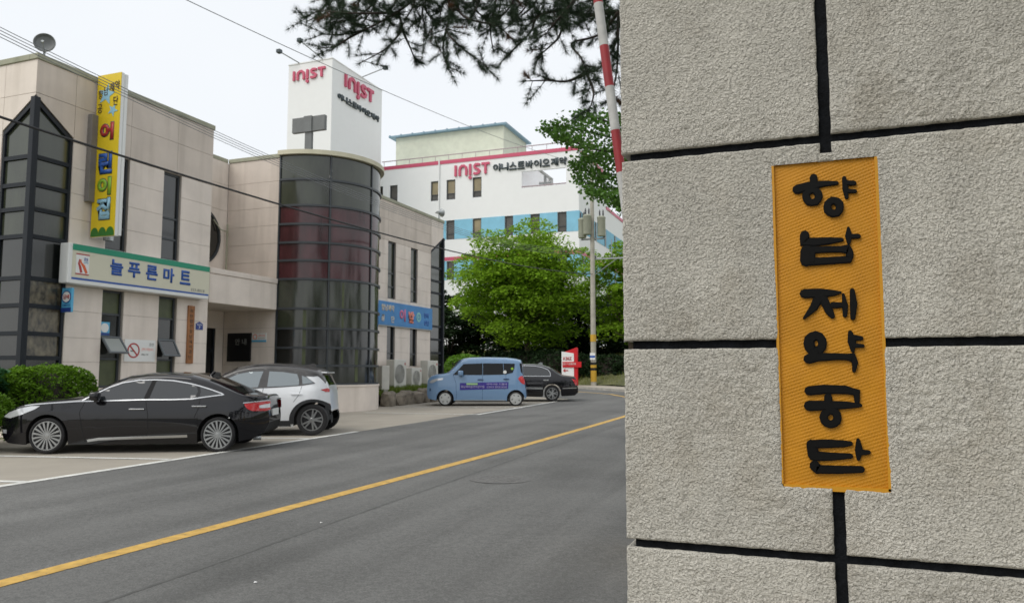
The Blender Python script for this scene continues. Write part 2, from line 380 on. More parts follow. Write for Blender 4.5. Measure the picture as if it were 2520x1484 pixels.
def stripe(name,p,q,wd,m,dz=.004):
    p=Vector(p);q=Vector(q);d=(q-p).normalized();nn=Vector((-d.y,d.x))*wd/2
    mb=MB(); k=max(1,int((q-p).length/4))
    for i in range(k):
        a=p+(q-p)*(i/k); b=p+(q-p)*((i+1)/k)
        mb.add([(*(a-nn),gz(a.y)+dz),(*(a+nn),gz(a.y)+dz),(*(b+nn),gz(b.y)+dz),(*(b-nn),gz(b.y)+dz)],[(0,3,2,1)])
    return tag(mb.build(name,m,None),kind='structure')
for a,b in (((-9.46,-10),(-9.42,15.0)),((-9.15,21.05),(-9.32,30.3))): stripe('road_edge_line',a,b,.14,'line_white')
for a,b in (((-13.1,6.55),(-9.5,7.2)),((-13.1,9.0),(-9.55,9.68)),((-13.1,12.6),(-9.5,13.3)),((-12.85,20.93),(-9.2,21.14)),((-13.3,24.1),(-9.1,24.9)),((-13.2,27.2),(-9.2,28.0)),((-13,29.7),(-8.75,30.55))): stripe('parking_bay_line',a,b,.14,'line_white',.002)
def worn(name):
    t=M[name].node_tree; N=t.nodes; L=t.links; b=N['Principled BSDF']; src=b.inputs['Base Color'].links[0].from_socket
    tc=N.new('ShaderNodeTexCoord'); n=N.new('ShaderNodeTexNoise'); n.inputs['Scale'].default_value=16; n.inputs['Detail'].default_value=8; n.inputs['Roughness'].default_value=.7; L.new(tc.outputs['Object'],n.inputs['Vector'])
    r=N.new('ShaderNodeMapRange'); r.inputs['From Min'].default_value=.57; r.inputs['From Max'].default_value=.66; r.inputs['To Max'].default_value=.75; L.new(n.outputs['Fac'],r.inputs[0])
    mx=N.new('ShaderNodeMix'); mx.data_type='RGBA'; L.new(r.outputs[0],mx.inputs[0]); L.new(src,mx.inputs[6]); mx.inputs[7].default_value=(.13,.125,.115,1); L.new(mx.outputs[2],b.inputs['Base Color'])
worn('line_yellow'); worn('line_white')
YL=[(-5.3,-10),(-5.24,3.85),(-5.16,5.7),(-5.03,9.3),(-4.9,13.4),(-4.85,18),(-4.85,22),(-5.3,27),(-6.6,32),(-9,37),(-13,41.5)]
mb=MB(); pv=[]
for i,p in enumerate(YL):
    d=(Vector(YL[min(i+1,len(YL)-1)])-Vector(YL[max(0,i-1)])).normalized(); nn=Vector((-d.y,d.x))*.085; a=Vector(p)
    pv+=[(*(a-nn),gz(a.y)+.004),(*(a+nn),gz(a.y)+.004)]
mb.add(pv,[(2*i,2*i+2,2*i+3,2*i+1) for i in range(len(YL)-1)]); struct('centre_line',mb,'line_yellow')
mat('tar',(.095,.095,.09),.9,var=.2,vs_=8)
for a,b in (((-4.2,3),(-4.35,12)),((-4.35,12),(-4.2,24)),((-9.0,15.2),(-5.6,17.2))): stripe('tar_joint',a,b,.035,'tar',.002)
# kerb and pavement beyond it
kb=MB(); pa=MB(); off=lambda i,w:(lambda d:Vector(KERB[i])+Vector((d.y,-d.x))*w)((Vector(KERB[min(i+1,len(KERB)-1)])-Vector(KERB[max(i-1,0)])).normalized())
for i in range(len(KERB)-1):
    a,b=[off(j,0) for j in (i,i+1)]; c,d_=[off(j,.18) for j in (i,i+1)]; e,f_=[off(j,2.2) for j in (i,i+1)]
    Z=lambda p,h:(p.x,p.y,gz(p.y)+h)
    kb.add([Z(a,-.02),Z(b,-.02),Z(b,.13),Z(a,.13),Z(d_,.13),Z(c,.13),Z(d_,-.02),Z(c,-.02)],[(0,3,2,1),(3,5,4,2),(5,7,6,4)])
    pa.add([Z(c,.118),Z(d_,.118),Z(f_,.118),Z(e,.118)],[(0,3,2,1)])
struct('kerb',kb,'kerb'); struct('pavement',pa,'paving')
# wooded bank behind the pavement
bkx=np.linspace(-46,8,55); bky=np.linspace(0,1,16); V=[]
kx=np.array([off(i,2.2).x for i in range(len(KERB))][::-1]); ky=np.array([off(i,2.2).y for i in range(len(KERB))][::-1])
for x in bkx:
    y0=float(np.interp(x,kx,ky)) if x<-1 else 26
    for t in bky:
        y=y0+t*24; V.append((x,y,gz(y)+.05+2.9*(1-math.exp(-3*t))*(1 if x<-6 else max(0,(2-x)/8 if x<2 else 0))+.25*float(vnoise(np.array(x*.5),np.array(y*.5)))))
V=np.array(V); n=len(bky); F=np.array([(i*n+j,(i+1)*n+j,(i+1)*n+j+1,i*n+j+1) for i in range(len(bkx)-1) for j in range(n-1)])
tag(npmesh('bank',V,F,'terrain',smooth=True),kind='structure')
# manhole cover
t=thing('manhole_cover',(-3.77,9.5,gz(9.5)),'round worn manhole cover set in the asphalt right of the yellow line','manhole cover')
mb=MB(); mb.lathe([(0,.006),(.30,.006),(.33,.004),(.36,.003),(.42,.002)],(0,0,0),(0,0,1),28); mat('iron',(.125,.123,.117),.8,var=.3,vs_=20); mb.build('lid',['iron'],t,local=True)
mb=MB()
for k in range(6): mb.cyl((0,0,.0145),(0,0,.0145),.01) if False else mb.lathe([(.05+.045*k,.006),(.055+.045*k,.009),(.07+.045*k,.009),(.075+.045*k,.006)],(0,0,0),(0,0,1),28)
mb.build('lid_ring','iron',t,local=True)
for (x,y) in ((-3.6,4.45),(-4.35,6.3)):
    mb=MB(); mb.add([(x,y,gz(y)+.006),(x+.02,y+.006,gz(y)+.010),(x+.018,y+.025,gz(y)+.007),(x-.005,y+.018,gz(y)+.012)],[(0,1,2,3)])
    tag(mb.build('paper_scrap','white_paint'),'tiny white scrap of litter on the dark asphalt, %s'%('nearest the camera' if y<5 else 'just right of the yellow line'),'litter')

# ------------------------------------------------------------------ gate pillar
PY0=2.0
pil=thing('gate_pillar',(0.1,2.45,0),'rough stucco gate pillar with black grooves and a yellow plaque','pillar')
mb=MB(); mb.box(-.425,.74,2.013,2.90,-.1,3.3); mb.build('core','groove',pil)
GZ=[-.1,.05,.555,1.06,1.567,2.07,2.575,3.08,3.3]; gw=.0105; XL,XR=-.447,.74; GX=.062; gvw=.0135
PX0,PX1,PZ0,PZ1=-.062,.172,1.222,2.012
def hgt(x,z):
    m=np.clip(vnoise(x*4.2,z*4.2,3)*1.9-.35,.35,1.15)
    a=vnoise(x*70+3*vnoise(x*22,z*22,8),z*70,1); b=vnoise(x*125,z*125+2*vnoise(x*30,z*30,9),2); c=vnoise(x*26,z*26,4); d=vnoise(x*6,z*6,5)
    return m*(.0030*(1-np.abs(2*a-1))+.0034*b)+.0006*c*m+.0015*d-.004
def block(x0,x1,z0,z1,notch=None,st=.0042):
    nx=max(2,int((x1-x0)/st)); nz=max(2,int((z1-z0)/st)); X,Z=np.meshgrid(np.linspace(x0,x1,nx+1),np.linspace(z0,z1,nz+1),indexing='ij')
    # uneven hand-cut edges
    e=.0022; jx=(vnoise(Z*60,X*0+x0*9,6)-.5)*e; jz=(vnoise(X*60,Z*0+z0*9,7)-.5)*e
    ex=np.minimum(X-x0,x1-X); ez=np.minimum(Z-z0,z1-Z); ed=np.minimum(ex,ez)
    if notch is not None:
        dx=np.maximum(np.maximum(PX0-X,X-PX1),0); dz_=np.maximum(np.maximum(PZ0-Z,Z-PZ1),0); ed=np.minimum(ed,np.hypot(dx,dz_))
    wx=np.clip(1-ex/.012,0,1); wz=np.clip(1-ez/.012,0,1)
    r=np.clip(ed/.004,0,1); Y=PY0-hgt(X,Z)*np.clip(ed/.006,.5,1)+.003*(1-r)**2
    V=np.stack([X+jx*wx,Y,Z+jz*wz],-1).reshape(-1,3)
    I=np.arange((nx+1)*(nz+1)).reshape(nx+1,nz+1); F=np.stack([I[:-1,:-1],I[1:,:-1],I[1:,1:],I[:-1,1:]],-1).reshape(-1,4)
    if notch is not None:
        cx=(X[:-1,:-1]+X[1:,1:]).ravel()/2; cz=(Z[:-1,:-1]+Z[1:,1:]).ravel()/2
        keep=~((cx>PX0)&(cx<PX1)&(cz>PZ0)&(cz<PZ1)); F=F[keep]
    # skirt along the outer rim
    rim=np.concatenate([I[:,0],I[-1,1:],I[::-1,-1][1:],I[0,::-1][1:-1]]); nb=len(V); B=V[rim].copy(); B[:,1]=PY0+.016; V=np.concatenate([V,B]); k=len(rim); j=np.arange(k)
    SK=np.stack([rim,nb+j,nb+(j+1)%k,rim[(j+1)%k]],-1)
    if notch is not None:
        mid=(V[SK[:,0]]+V[SK[:,3]])/2; SK=SK[~((mid[:,0]>PX0-.002)&(mid[:,0]<PX1+.002)&(mid[:,2]>PZ0-.002)&(mid[:,2]<PZ1+.002))]
    F=np.concatenate([F,SK])
    return V,F
for r in range(len(GZ)-1):
    z0=GZ[r]+(gw if r else 0); z1=GZ[r+1]-(gw if r<len(GZ)-2 else 0)
    fine=.0042 if .8<(z0+z1)/2<2.7 else .012
    for s,(x0,x1) in enumerate(((XL,GX-gvw),(GX+gvw,XR))):
        no=1 if (z0<PZ1 and z1>PZ0) else None
        if no and s==0 and z1>2.03:      # plaster runs through above the plaque beside the short stub of groove
            pass
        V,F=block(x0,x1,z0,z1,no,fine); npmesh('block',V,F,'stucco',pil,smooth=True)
    for xa,xb_ in ((XL,XL+.02),(XR-.012,XR+.012)):
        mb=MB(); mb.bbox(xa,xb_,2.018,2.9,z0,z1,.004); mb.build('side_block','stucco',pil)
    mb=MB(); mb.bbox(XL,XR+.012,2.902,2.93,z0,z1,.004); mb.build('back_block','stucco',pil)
# plaster bridge between the stub of the vertical groove and the plaque
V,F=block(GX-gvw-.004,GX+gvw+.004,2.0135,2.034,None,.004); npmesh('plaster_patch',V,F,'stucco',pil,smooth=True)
for z0,z1 in ((1.567-gw,1.567+gw),): pass
pq=MB(); pq.box(PX0-.005,PX1+.005,2.0125,2.03,PZ0-.005,PZ1+.005)
plq=pq.build('plaque','plaque_edge',pil)
X,Z=np.meshgrid(np.linspace(PX0-.003,PX1+.003,118),np.linspace(PZ0-.003,PZ1+.003,392),indexing='ij')
p=.0078; a=X*.866+Z*.5; b=-X*.34+Z*.94
Y=2.0105-.0021*np.clip(np.sin(a*2*np.pi/p)*.5+.5,0,1)*np.clip(np.sin(b*2*np.pi/p)*.5+.5,0,1)*(.6+.8*vnoise(X*40,Z*40,12))-.0014*vnoise(X*25,Z*25,13)
I=np.arange(X.size).reshape(X.shape); F=np.stack([I[:-1,:-1],I[1:,:-1],I[1:,1:],I[:-1,1:]],-1).reshape(-1,4)
npmesh('plaque_face',np.stack([X,Y,Z],-1).reshape(-1,3),F,'plaque_yellow',plq,smooth=True)
mb=MB()
for (x0,x1,z0,z1) in ((PX0-.006,PX1+.004,PZ0-.006,PZ0+.006),(PX1-.003,PX1+.004,PZ0,PZ1),(PX0-.004,PX0+.002,PZ0,PZ1)): mb.box(x0,x1,2.0015,2.012,z0,z1)
mb.build('plaque_rim','plaque_edge',plq)
LETTERS=[[[(32,1975,8.3),(32,1958,8.3)],[(-6,1948,11.3),(19,1954,9.6),(55,1957,7.0),(84,1956,4.4)],[(43,1926,8.9),(40,1919,8.9),(35,1913,8.9),(27,1912,8.9),(20,1914,9.0),(15,1921,9.0),(13,1929,9.0),(15,1937,9.0),(21,1942,9.0),(28,1944,9.0),(36,1941,9.0),(41,1934,8.9),(43,1926,8.9)],[(101,1967,4.4),(103,1940,6.3),(105,1918,3.8)],[(104,1955,5.7),(122,1952,5.7)],[(106,1934,5.0),(124,1932,4.4)],[(89,1896,9.1),(87,1888,9.1),(82,1882,9.1),(74,1881,9.2),(67,1884,9.2),(62,1890,9.2),(61,1898,9.2),(63,1906,9.2),(68,1911,9.2),(75,1913,9.2),(83,1910,9.2),(88,1904,9.1),(89,1896,9.1)],[(71,1919,3.8),(72,1911,6.3)]],[[(7,1833,10.2),(5,1816,9.5),(27,1814,10.1),(61,1815,8.2),(90,1816,4.7)],[(106,1844,2.8),(106,1825,7.5),(106,1808,4.1)],[(107,1823,5.6),(127,1822,5.6)],[(8,1794,8.2),(55,1794,7.5),(104,1792,7.5),(107,1783,7.5),(106,1767,8.1),(54,1766,8.5),(7,1766,9.5)],[(10,1793,13.3),(9,1769,13.9)],[(23,1791,6.3),(22,1769,6.9)]],[[(2,1688,10.7),(37,1688,10.6),(69,1687,6.8),(83,1688,2.8)],[(37,1682,11.2),(21,1652,8.7),(-1,1628,2.8)],[(44,1675,9.3),(56,1644,8.7),(63,1631,5.6)],[(66,1658,7.4),(87,1657,5.6)],[(89,1683,2.8),(92,1656,6.2),(91,1632,4.6)],[(109,1692,4.9),(111,1659,7.7),(108,1626,5.2)]],[[(39,1566,9.9),(37,1557,10.0),(31,1550,10.5),(23,1548,11.2),(15,1550,11.9),(10,1557,12.4),(8,1566,12.6),(10,1576,12.4),(16,1582,11.9),(24,1585,11.3),(32,1582,10.6),(37,1575,10.0),(39,1566,9.9)],[(101,1592,4.5),(104,1570,9.0),(105,1547,3.8)],[(106,1579,6.9),(124,1577,5.2)],[(107,1560,5.5),(127,1559,4.1)],[(6,1529,11.2),(27,1533,9.8),(73,1534,7.6),(104,1532,7.6),(109,1519,6.2),(106,1500,3.8)],[(21,1545,9.1),(14,1531,9.1)]],[[(5,1452,10.5),(38,1456,10.4),(86,1455,9.6),(110,1449,6.8),(110,1428,5.5)],[(47,1438,8.3),(46,1418,8.3)],[(4,1416,11.8),(49,1418,10.3),(88,1419,8.2),(116,1419,4.4)],[(66,1389,9.3),(64,1381,9.2),(58,1375,9.3),(50,1373,9.3),(43,1375,9.3),(37,1381,9.3),(35,1389,9.3),(38,1397,9.3),(44,1403,9.3),(51,1406,9.3),(59,1404,9.3),(64,1398,9.3),(66,1389,9.3)]],[[(6,1324,11.0),(10,1299,12.4)],[(6,1325,9.0),(40,1327,9.6),(78,1328,7.5),(92,1329,5.1)],[(10,1297,11.0),(48,1297,8.9),(91,1300,5.7)],[(109,1338,3.7),(110,1314,8.4),(108,1294,4.0)],[(112,1309,6.7),(130,1310,4.7)],[(12,1274,11.6),(15,1266,9.6),(63,1267,8.8),(113,1270,7.4)]]]
for li,strokes in enumerate(LETTERS):
    mb=MB()
    for si,st in enumerate(strokes):
        p=[]
        for i in range(len(st)-1):
            for k in range(3):
                f=k/3; p.append(tuple(st[i][q]*(1-f)+st[i+1][q]*f for q in range(3)))
        p.append(st[-1]); p=[(x/1000,z/1000,r/1000) for x,z,r in p]
        h=.0072+.0004*si+.0001*li
        cl=len(st)>10; p=[(x,z,r*(1.0 if cl else 1.08)) for x,z,r in p]
        mb.stroke(p,.01,(0,2.0115,0),(1,0,0),(0,0,1),(0,-h,0),cap=not cl,closed=cl)
        mb.stroke([(x,z,r*.72) for x,z,r in p],.01,(0,2.0115,0),(1,0,0),(0,0,1),(0,-h-.0018,0),cap=not cl,closed=cl)
    mb.build('letter','letter_black',plq)
# ------------------------------------------------------------------ two-storey shop building
XF=-15.5
shop=thing('shop_building',(-19.5,21.5,0),'pinkish two-storey panel-clad building with glazed corners and a round glass tower','building')
ROWS=[-.4,.55,1.1,1.7,2.25,2.85,3.42,4.38,4.95,5.53,6.12,6.7,7.55,8.30]
UP={'X':lambda c,a,z:(c,a,z),'Y':lambda c,a,z:(a,c,z)}
def wallh(mb,ax,c,n,a0,a1,z0,z1,holes=(),depth=.2):
    "wall face with openings and their reveals; n = outward sign"
    A=sorted({a0,a1,*[h[i] for h in holes for i in (0,1)]}); Zs=sorted({z0,z1,*[h[i] for h in holes for i in (2,3)]}); P=UP[ax]
    A=[a for a in A if a0<=a<=a1]; Zs=[z for z in Zs if z0<=z<=z1]
    def q(ps): mb.add(ps,[(0,1,2,3)])
    for i in range(len(A)-1):
        for j in range(len(Zs)-1):
            ca=(A[i]+A[i+1])/2; cz=(Zs[j]+Zs[j+1])/2
            if any(h[0]<ca<h[1] and h[2]<cz<h[3] for h in holes): continue
            q([P(c,A[i],Zs[j]),P(c,A[i+1],Zs[j]),P(c,A[i+1],Zs[j+1]),P(c,A[i],Zs[j+1])])
    b=c-n*depth
    for h in holes:
        for (u0,v0,u1,v1) in ((h[0],h[2],h[1],h[2]),(h[1],h[2],h[1],h[3]),(h[1],h[3],h[0],h[3]),(h[0],h[3],h[0],h[2])):
            if u0==u1 and u0 in (a0,a1): continue
            q([P(c,u0,v0),P(c,u1,v1),P(b,u1,v1),P(b,u0,v0)])
def abox(mb,ax,c0,c1,a0,a1,z0,z1):
    c0,c1=min(c0,c1),max(c0,c1)
    return mb.box(c0,c1,a0,a1,z0,z1) if ax=='X' else mb.box(a0,a1,c0,c1,z0,z1)
def window(parent,ax,c,n,a0,a1,z0,z1,mz=(),ma=(),glass='glass_tint',frame='frame_metal',fw=.045,dp=.06,glasses=None,name='window'):
    "frame mesh with one pane object per light; c = plane of the glass"
    mb=MB(); zz=[z0,*mz,z1]; aa=[a0,*ma,a1]
    for a in (a0,a1-fw): abox(mb,ax,c,c+n*dp,a,a+fw,z0,z1)
    for z in (z0,z1-fw): abox(mb,ax,c,c+n*(dp-.004),a0+fw,a1-fw,z,z+fw)
    for z in mz: abox(mb,ax,c,c+n*(dp-.004),a0+fw,a1-fw,z-fw/2,z+fw/2)
    for a in ma: abox(mb,ax,c,c+n*(dp-.008),a-fw/2,a+fw/2,z0+fw,z1-fw)
    w_=mb.build(name,frame,parent); P=UP[ax]
    for j in range(len(zz)-1):
        for i in range(len(aa)-1):
            pm=MB(); abox(pm,ax,c+n*.006,c+n*.020,aa[i]+.01,aa[i+1]-.01,zz[j]+.01,zz[j+1]-.01)
            pm.build('pane',(glasses[j] if glasses else glass),w_)
    return w_
PG=.004
def panel(ax,c,n,a0,a1,z0,z1,poly=None,parent=shop,m='facade',th=.022):
    mb=MB()
    if poly is None: poly=[(a0+PG,z0+PG),(a1-PG,z0+PG),(a1-PG,z1-PG),(a0+PG,z1-PG)]
    A=(0,1,0) if ax=='X' else (1,0,0); O=(c-n*.004,0,0) if ax=='X' else (0,c-n*.004,0); d=(n*(th+.004),0,0) if ax=='X' else (0,n*(th+.004),0)
    mb.prism(poly,O,A,(0,0,1),d); return mb.build('panel',m,parent)
def panels(ax,c,n,cols,z_rows,skip=(),m='facade'):
    for j in range(len(z_rows)-1):
        z0,z1=z_rows[j],z_rows[j+1]
        for i in range(len(cols)-1):
            a0,a1=cols[i],cols[i+1]; ca=(a0+a1)/2; cz=(z0+z1)/2
            if any(s[0]<ca<s[1] and s[2]<cz<s[3] for s in skip): continue
            panel(ax,c,n,a0,a1,z0,z1,m=m)
WL=[(13.47,14.08),(15.17,15.78)]; WR=[(26.73,27.37),(28.63,29.26)]
BZ=.9                                   # foot of the corner glazing
back=MB()
hl=[(a,b,4.38,6.70) for a,b in WL]+[(a,b,1.1,3.42) for a,b in WL]
XB=XF-.022
wallh(back,'X',XB,1,11.52,16.9,-.4,8.3,hl+[(11.52,12.5,BZ,7.55)],.16)
hr=[(a,b,4.38,6.70) for a,b in WR]+[(a,b,1.5,3.42) for a,b in WR]
wallh(back,'X',XB,1,19.9,31.75,-.4,8.3,hr+[(30.5,31.75,BZ,8.3)],.16)
wallh(back,'Y',11.52+.022,-1,-24,-15.5,-.4,8.3,[(-16.48,-15.5,BZ,7.55)],.16)
wallh(back,'Y',31.75,1,-24,XB,-.4,8.3)
wallh(back,'X',-24,-1,11.54,31.75,-.4,8.3)
wallh(back,'X',-17.6,1,16.9,19.9,-.4,8.3,[(17.35,19.55,-.4,2.85)],.1)       # recess back wall, entrance opening
wallh(back,'Y',19.922,-1,-17.6,XB,-.4,8.3); wallh(back,'Y',16.9,1,-17.6,XB,-.4,8.3)
back.add([(-24,11.54,8.2),(XB,11.54,8.2),(XB,16.9,8.2),(-17.6,16.9,8.2),(-17.6,19.92,8.2),(XB,19.92,8.2),(XB,31.75,8.2),(-24,31.75,8.2)],[(0,1,2,3,4,5,6,7)])
back.build('wall','facade_back',shop)
# front panels, left wing
skL=hl+[(11.52,12.5,BZ,6.7)]
panels('X',XB,1,[12.5,13.47,14.08,15.17,15.78,16.9],ROWS[:12],skL)
panels('X',XB,1,[12.5,14.08,15.6,16.9],ROWS[11:],m='facade_weathered')
panel('X',XB,1,11.52,12.5,-.4,BZ)
panel('X',XB,1,0,0,0,0,poly=[(11.526,7.50),(12.494,6.80),(12.494,7.544),(11.526,7.544)],m='facade_weathered'); panel('X',XB,1,11.52,12.5,7.55,8.3,m='facade_weathered')
# end wall panels and recess
panels('Y',11.52+.022,-1,[-21.5,-20,-18.2,-16.48],ROWS)
panel('Y',11.542,-1,-16.48,-15.5,-.4,BZ); panel('Y',11.542,-1,0,0,0,0,poly=[(-16.474,6.80),(-15.506,7.50),(-15.506,7.544),(-16.474,7.544)]); panel('Y',11.542,-1,-16.48,-15.5,7.55,8.3)
panels('X',-17.6,1,[16.9,17.9,19.9],[2.85,3.42,4.38,6.7,7.55,8.3]); panels('X',-17.6,1,[16.9,17.35],[-.4,1.1,2.85]); panels('X',-17.6,1,[19.55,19.9],[-.4,1.1,2.85])
panels('Y',19.922,-1,[-17.57,-16.6,XB],[-.4,1.1,1.7,2.25,2.85,3.42])
panels('Y',19.922,-1,[-17.57,XB],[4.38,4.95,5.53,6.12,6.7,7.55,8.3],m='facade_weathered')
# rear wing
skR=hr+[(30.5,31.75,BZ,6.7)]
panels('X',XB,1,[24.06,26.73,27.37,28.63,29.26,30.5],ROWS[:12],skR)
panels('X',XB,1,[24.06,26.73,28.63,30.5],ROWS[11:],m='facade_weathered')
panel('X',XB,1,30.5,31.75,-.4,BZ); panel('X',XB,1,0,0,0,0,poly=[(30.506,6.86),(31.744,7.62),(31.744,8.294),(30.506,8.294)])
# coping along the parapet
for (x0,x1,y0,y1) in ((XF-.22,XF+.03,11.49,16.93),(-24,XF-.222,11.49,11.75),(-17.8,-17.57,16.932,19.86),(-17.57,XF+.0,19.87,20.1),(XF-.22,XF+.03,24.1,31.8)):
    cp=MB(); cp.bbox(x0,x1,y0,y1,8.30,8.43,.012); cp.build('coping','coping',shop)
# windows
for a,b in WL:
    window(shop,'X',XF-.13,1,a+.01,b-.01,4.39,6.69,(4.95,5.5),glass='glass_dark')
    window(shop,'X',XF-.13,1,a+.01,b-.01,1.11,3.41,(1.78,2.31,2.85),glasses=['film_green','glass_dark','glass_dark','film_green'])
for a,b in WR:
    window(shop,'X',XF-.13,1,a+.01,b-.01,4.39,6.69,(4.87,5.42),glass='glass_tint')
    window(shop,'X',XF-.13,1,a+.01,b-.01,1.51,3.41,(2.2,),glass='glass_dark')
# open hopper sashes
for k,(a,b) in enumerate(WL):
    T=Matrix.Translation((XF-.05,0,2.30))@Matrix.Rotation(R(-38 if k==0 else -30),4,'Y'); mb=MB(); z0=-.5
    for bx in ((0,.035,a+.03,a+.075,z0,0),(0,.035,b-.075,b-.03,z0,0),(0,.034,a+.075,b-.075,z0,z0+.045),(0,.034,a+.075,b-.075,-.045,0)): mb.box(*bx,T=T)
    sa=mb.build('sash','sash_metal',shop); mb=MB(); mb.box(.01,.02,a+.08,b-.08,z0+.05,-.05,T=T); mb.build('pane','glass_pale' if k==0 else 'glass_dark',sa)
# pointed corner glazing
def cornerglass(ax,c,n,a0,a1,za,zb,rows,name,gl):
    "a0 side rises to za, a1 side to zb"
    mb=MB(); fw=.06
    for a in (min(a0,a1),max(a0,a1)-fw): abox(mb,ax,c,c+n*.07,a,a+fw,BZ,(za if abs(a-a0)<.1 else zb)-.05)
    for z in rows: abox(mb,ax,c,c+n*.066,min(a0,a1)+fw,max(a0,a1)-fw,z-.045,z+.045)
    A=(0,1,0) if ax=='X' else (1,0,0); O=(c,0,0) if ax=='X' else (0,c,0); d=(n*.075,0,0) if ax=='X' else (0,n*.075,0)
    mb.prism([(a0,za-.11),(a1,zb-.11),(a1,zb),(a0,za)],O,A,(0,0,1),d)
    w_=mb.build(name,'dark_metal',shop); lo,hi=min(a0,a1),max(a0,a1)
    for j in range(len(rows)-1):
        pm=MB(); abox(pm,ax,c+n*.006,c+n*.02,lo+.03,hi-.03,rows[j],rows[j+1]); pm.build('pane',gl[j],w_)
    pm=MB(); O2=(c+n*.006,0,0) if ax=='X' else (0,c+n*.006,0); d2=(n*.014,0,0) if ax=='X' else (0,n*.014,0)
    pm.prism([(a0,rows[-1]),(a1,rows[-1]),(a1,zb-.06),(a0,za-.06)],O2,A,(0,0,1),d2); pm.build('pane',gl[-1],w_)
RB=[.95,1.78,2.30,2.90,3.49,4.40,5.0,5.54,6.15]; GB=['glass_dark','glass_shop','glass_shop','glass_shop','glass_dark','glass_tint','glass_tint','glass_tint','glass_tint']
cornerglass('X',XF-.09,1,11.53,12.49,7.46,6.77,RB,'corner_glazing',GB)
cornerglass('Y',11.52+.09,-1,-15.51,-16.47,7.46,6.77,RB,'corner_glazing',['glass_dark']*5+['glass_tint']*4)
cornerglass('X',XF-.09,1,31.74,30.51,7.60,6.83,RB,'corner_glazing',['glass_dark']*4+['glass_tint']*5)
mb=MB(); mb.bbox(-15.59,-15.45,11.47,11.61,BZ-.02,7.45,.012); mb.build('corner_post','dark_metal',shop)
mb=MB(); mb.bbox(-15.60,-15.45,31.67,31.80,BZ-.02,7.6,.012); mb.build('corner_post','dark_metal',shop)
# round glass tower
CX,CY,CR=XF,21.98,2.08; RC=[1.08,1.66,2.22,2.82,3.44,4.37,4.96,5.53,6.12,6.72,7.56,8.36]
def cp_(phi,r): return (CX+r*math.sin(phi),CY-r*math.cos(phi))
def arcslab(mb,p0,p1,r0,r1,z0,z1,n=8):
    vs=[]
    for i in range(n+1):
        f=p0+(p1-p0)*i/n
        for r in (r0,r1):
            for z in (z0,z1): vs.append((*cp_(f,r),z))
    fs=[]
    for i in range(n):
        a=4*i;b=a+4; fs+=[(a+2,b+2,b+3,a+3),(a,a+1,b+1,b),(a+1,a+3,b+3,b+1),(a,b,b+2,a+2)]
    fs+=[(0,2,3,1),(4*n,4*n+1,4*n+3,4*n+2)]; mb.add(vs,fs)
fr=MB()
for k in range(5):
    f=math.pi*k/4; a=Vector(cp_(f,CR-.03)); d=Vector((math.sin(f),-math.cos(f))); s_=Vector((d.y,-d.x))
    p=[a+s_*.024,a-s_*.024,a-s_*.024+d*.070,a+s_*.024+d*.070]; fr.prism([(q.x,q.y) for q in p],(0,0,1.08),(1,0,0),(0,1,0),(0,0,7.28))
for z in RC[:-1]: arcslab(fr,0,math.pi,CR-.03,CR+.05,z-.034,z+.034,32)
ft=fr.build('curved_window','frame_metal',shop)
for j in range(len(RC)-1):
    g_='glass_red' if 4.3<RC[j]<6.5 else ('glass_dark' if RC[j]<2.5 else 'glass_tint')
    for k in range(4):
        mb=MB(); arcslab(mb,math.pi*k/4+.018,math.pi*(k+1)/4-.018,CR-.02,CR,RC[j]+.028,RC[j+1]-.028,8); mb.build('pane',g_,ft,smooth=30)
mb=MB(); arcslab(mb,-.02,math.pi+.02,0.02,CR+.13,8.36,8.50,36); mb.build('tower_cap','cap_cream',shop,smooth=30)
mb=MB(); arcslab(mb,0,math.pi,.02,CR+.05,-.4,1.0,36); arcslab(mb,0,math.pi,.02,CR+.075,1.0,1.06,36); mb.build('plinth','facade',shop,smooth=30)
# curtain strips hung inside the shop front of the tower, read through the panes as paler streaks
for k,(f,wd,z0,z1) in enumerate(((.42,.05,1.15,3.4),(1.0,.035,1.75,4.3),(1.25,.06,1.15,2.2),(1.85,.05,1.2,2.75))):
    mb=MB(); arcslab(mb,f,f+wd,CR+.001,CR+.004,z0,z1,2); mb.build('curtain_strip','film_green',ft)
# balcony over the entrance
mb=MB(); mb.bbox(-17.57,XF+.02,16.915,19.85,3.40,4.22,.015); mb.bbox(-17.57,XF+.045,16.915,19.85,4.225,4.38,.015); mb.build('balcony','facade',shop)
mb=MB(); mb.box(-17.7,-17.64,17.36,19.54,-.4,2.84); dr=mb.build('entrance_door','blank_dark',shop)
mb=MB()
for y in (17.36,18.42,19.46): mb.box(-17.64,-17.60,y,y+.08,-.4,2.84)
mb.box(-17.64,-17.605,17.44,19.46,2.1,2.18); mb.build('door_frame','dark_metal',dr)
# round window on the recess wall with its cross pipe
mb=MB(); mb.lathe([(0,.03),(.86,.03),(.86,.07),(.93,.07),(.93,.0)],(-17.6+.022,18.63,5.72),(1,0,0),36); rw=mb.build('round_window',['frame_metal'],shop,smooth=30)
mb=MB(); mb.lathe([(0,.034),(.85,.034)],(-17.578,18.63,5.72),(1,0,0),36); mb.build('pane','glass_dark',rw)
mb=MB(); mb.tube([(-17.5,19.2,6.3),(-17.42,19.45,6.0),(-17.42,19.8,6.0)],.022); mb.tube([(-17.45,19.78,6.25),(-17.45,19.78,4.4)],.03); mb.build('drain_pipe','coping',shop)

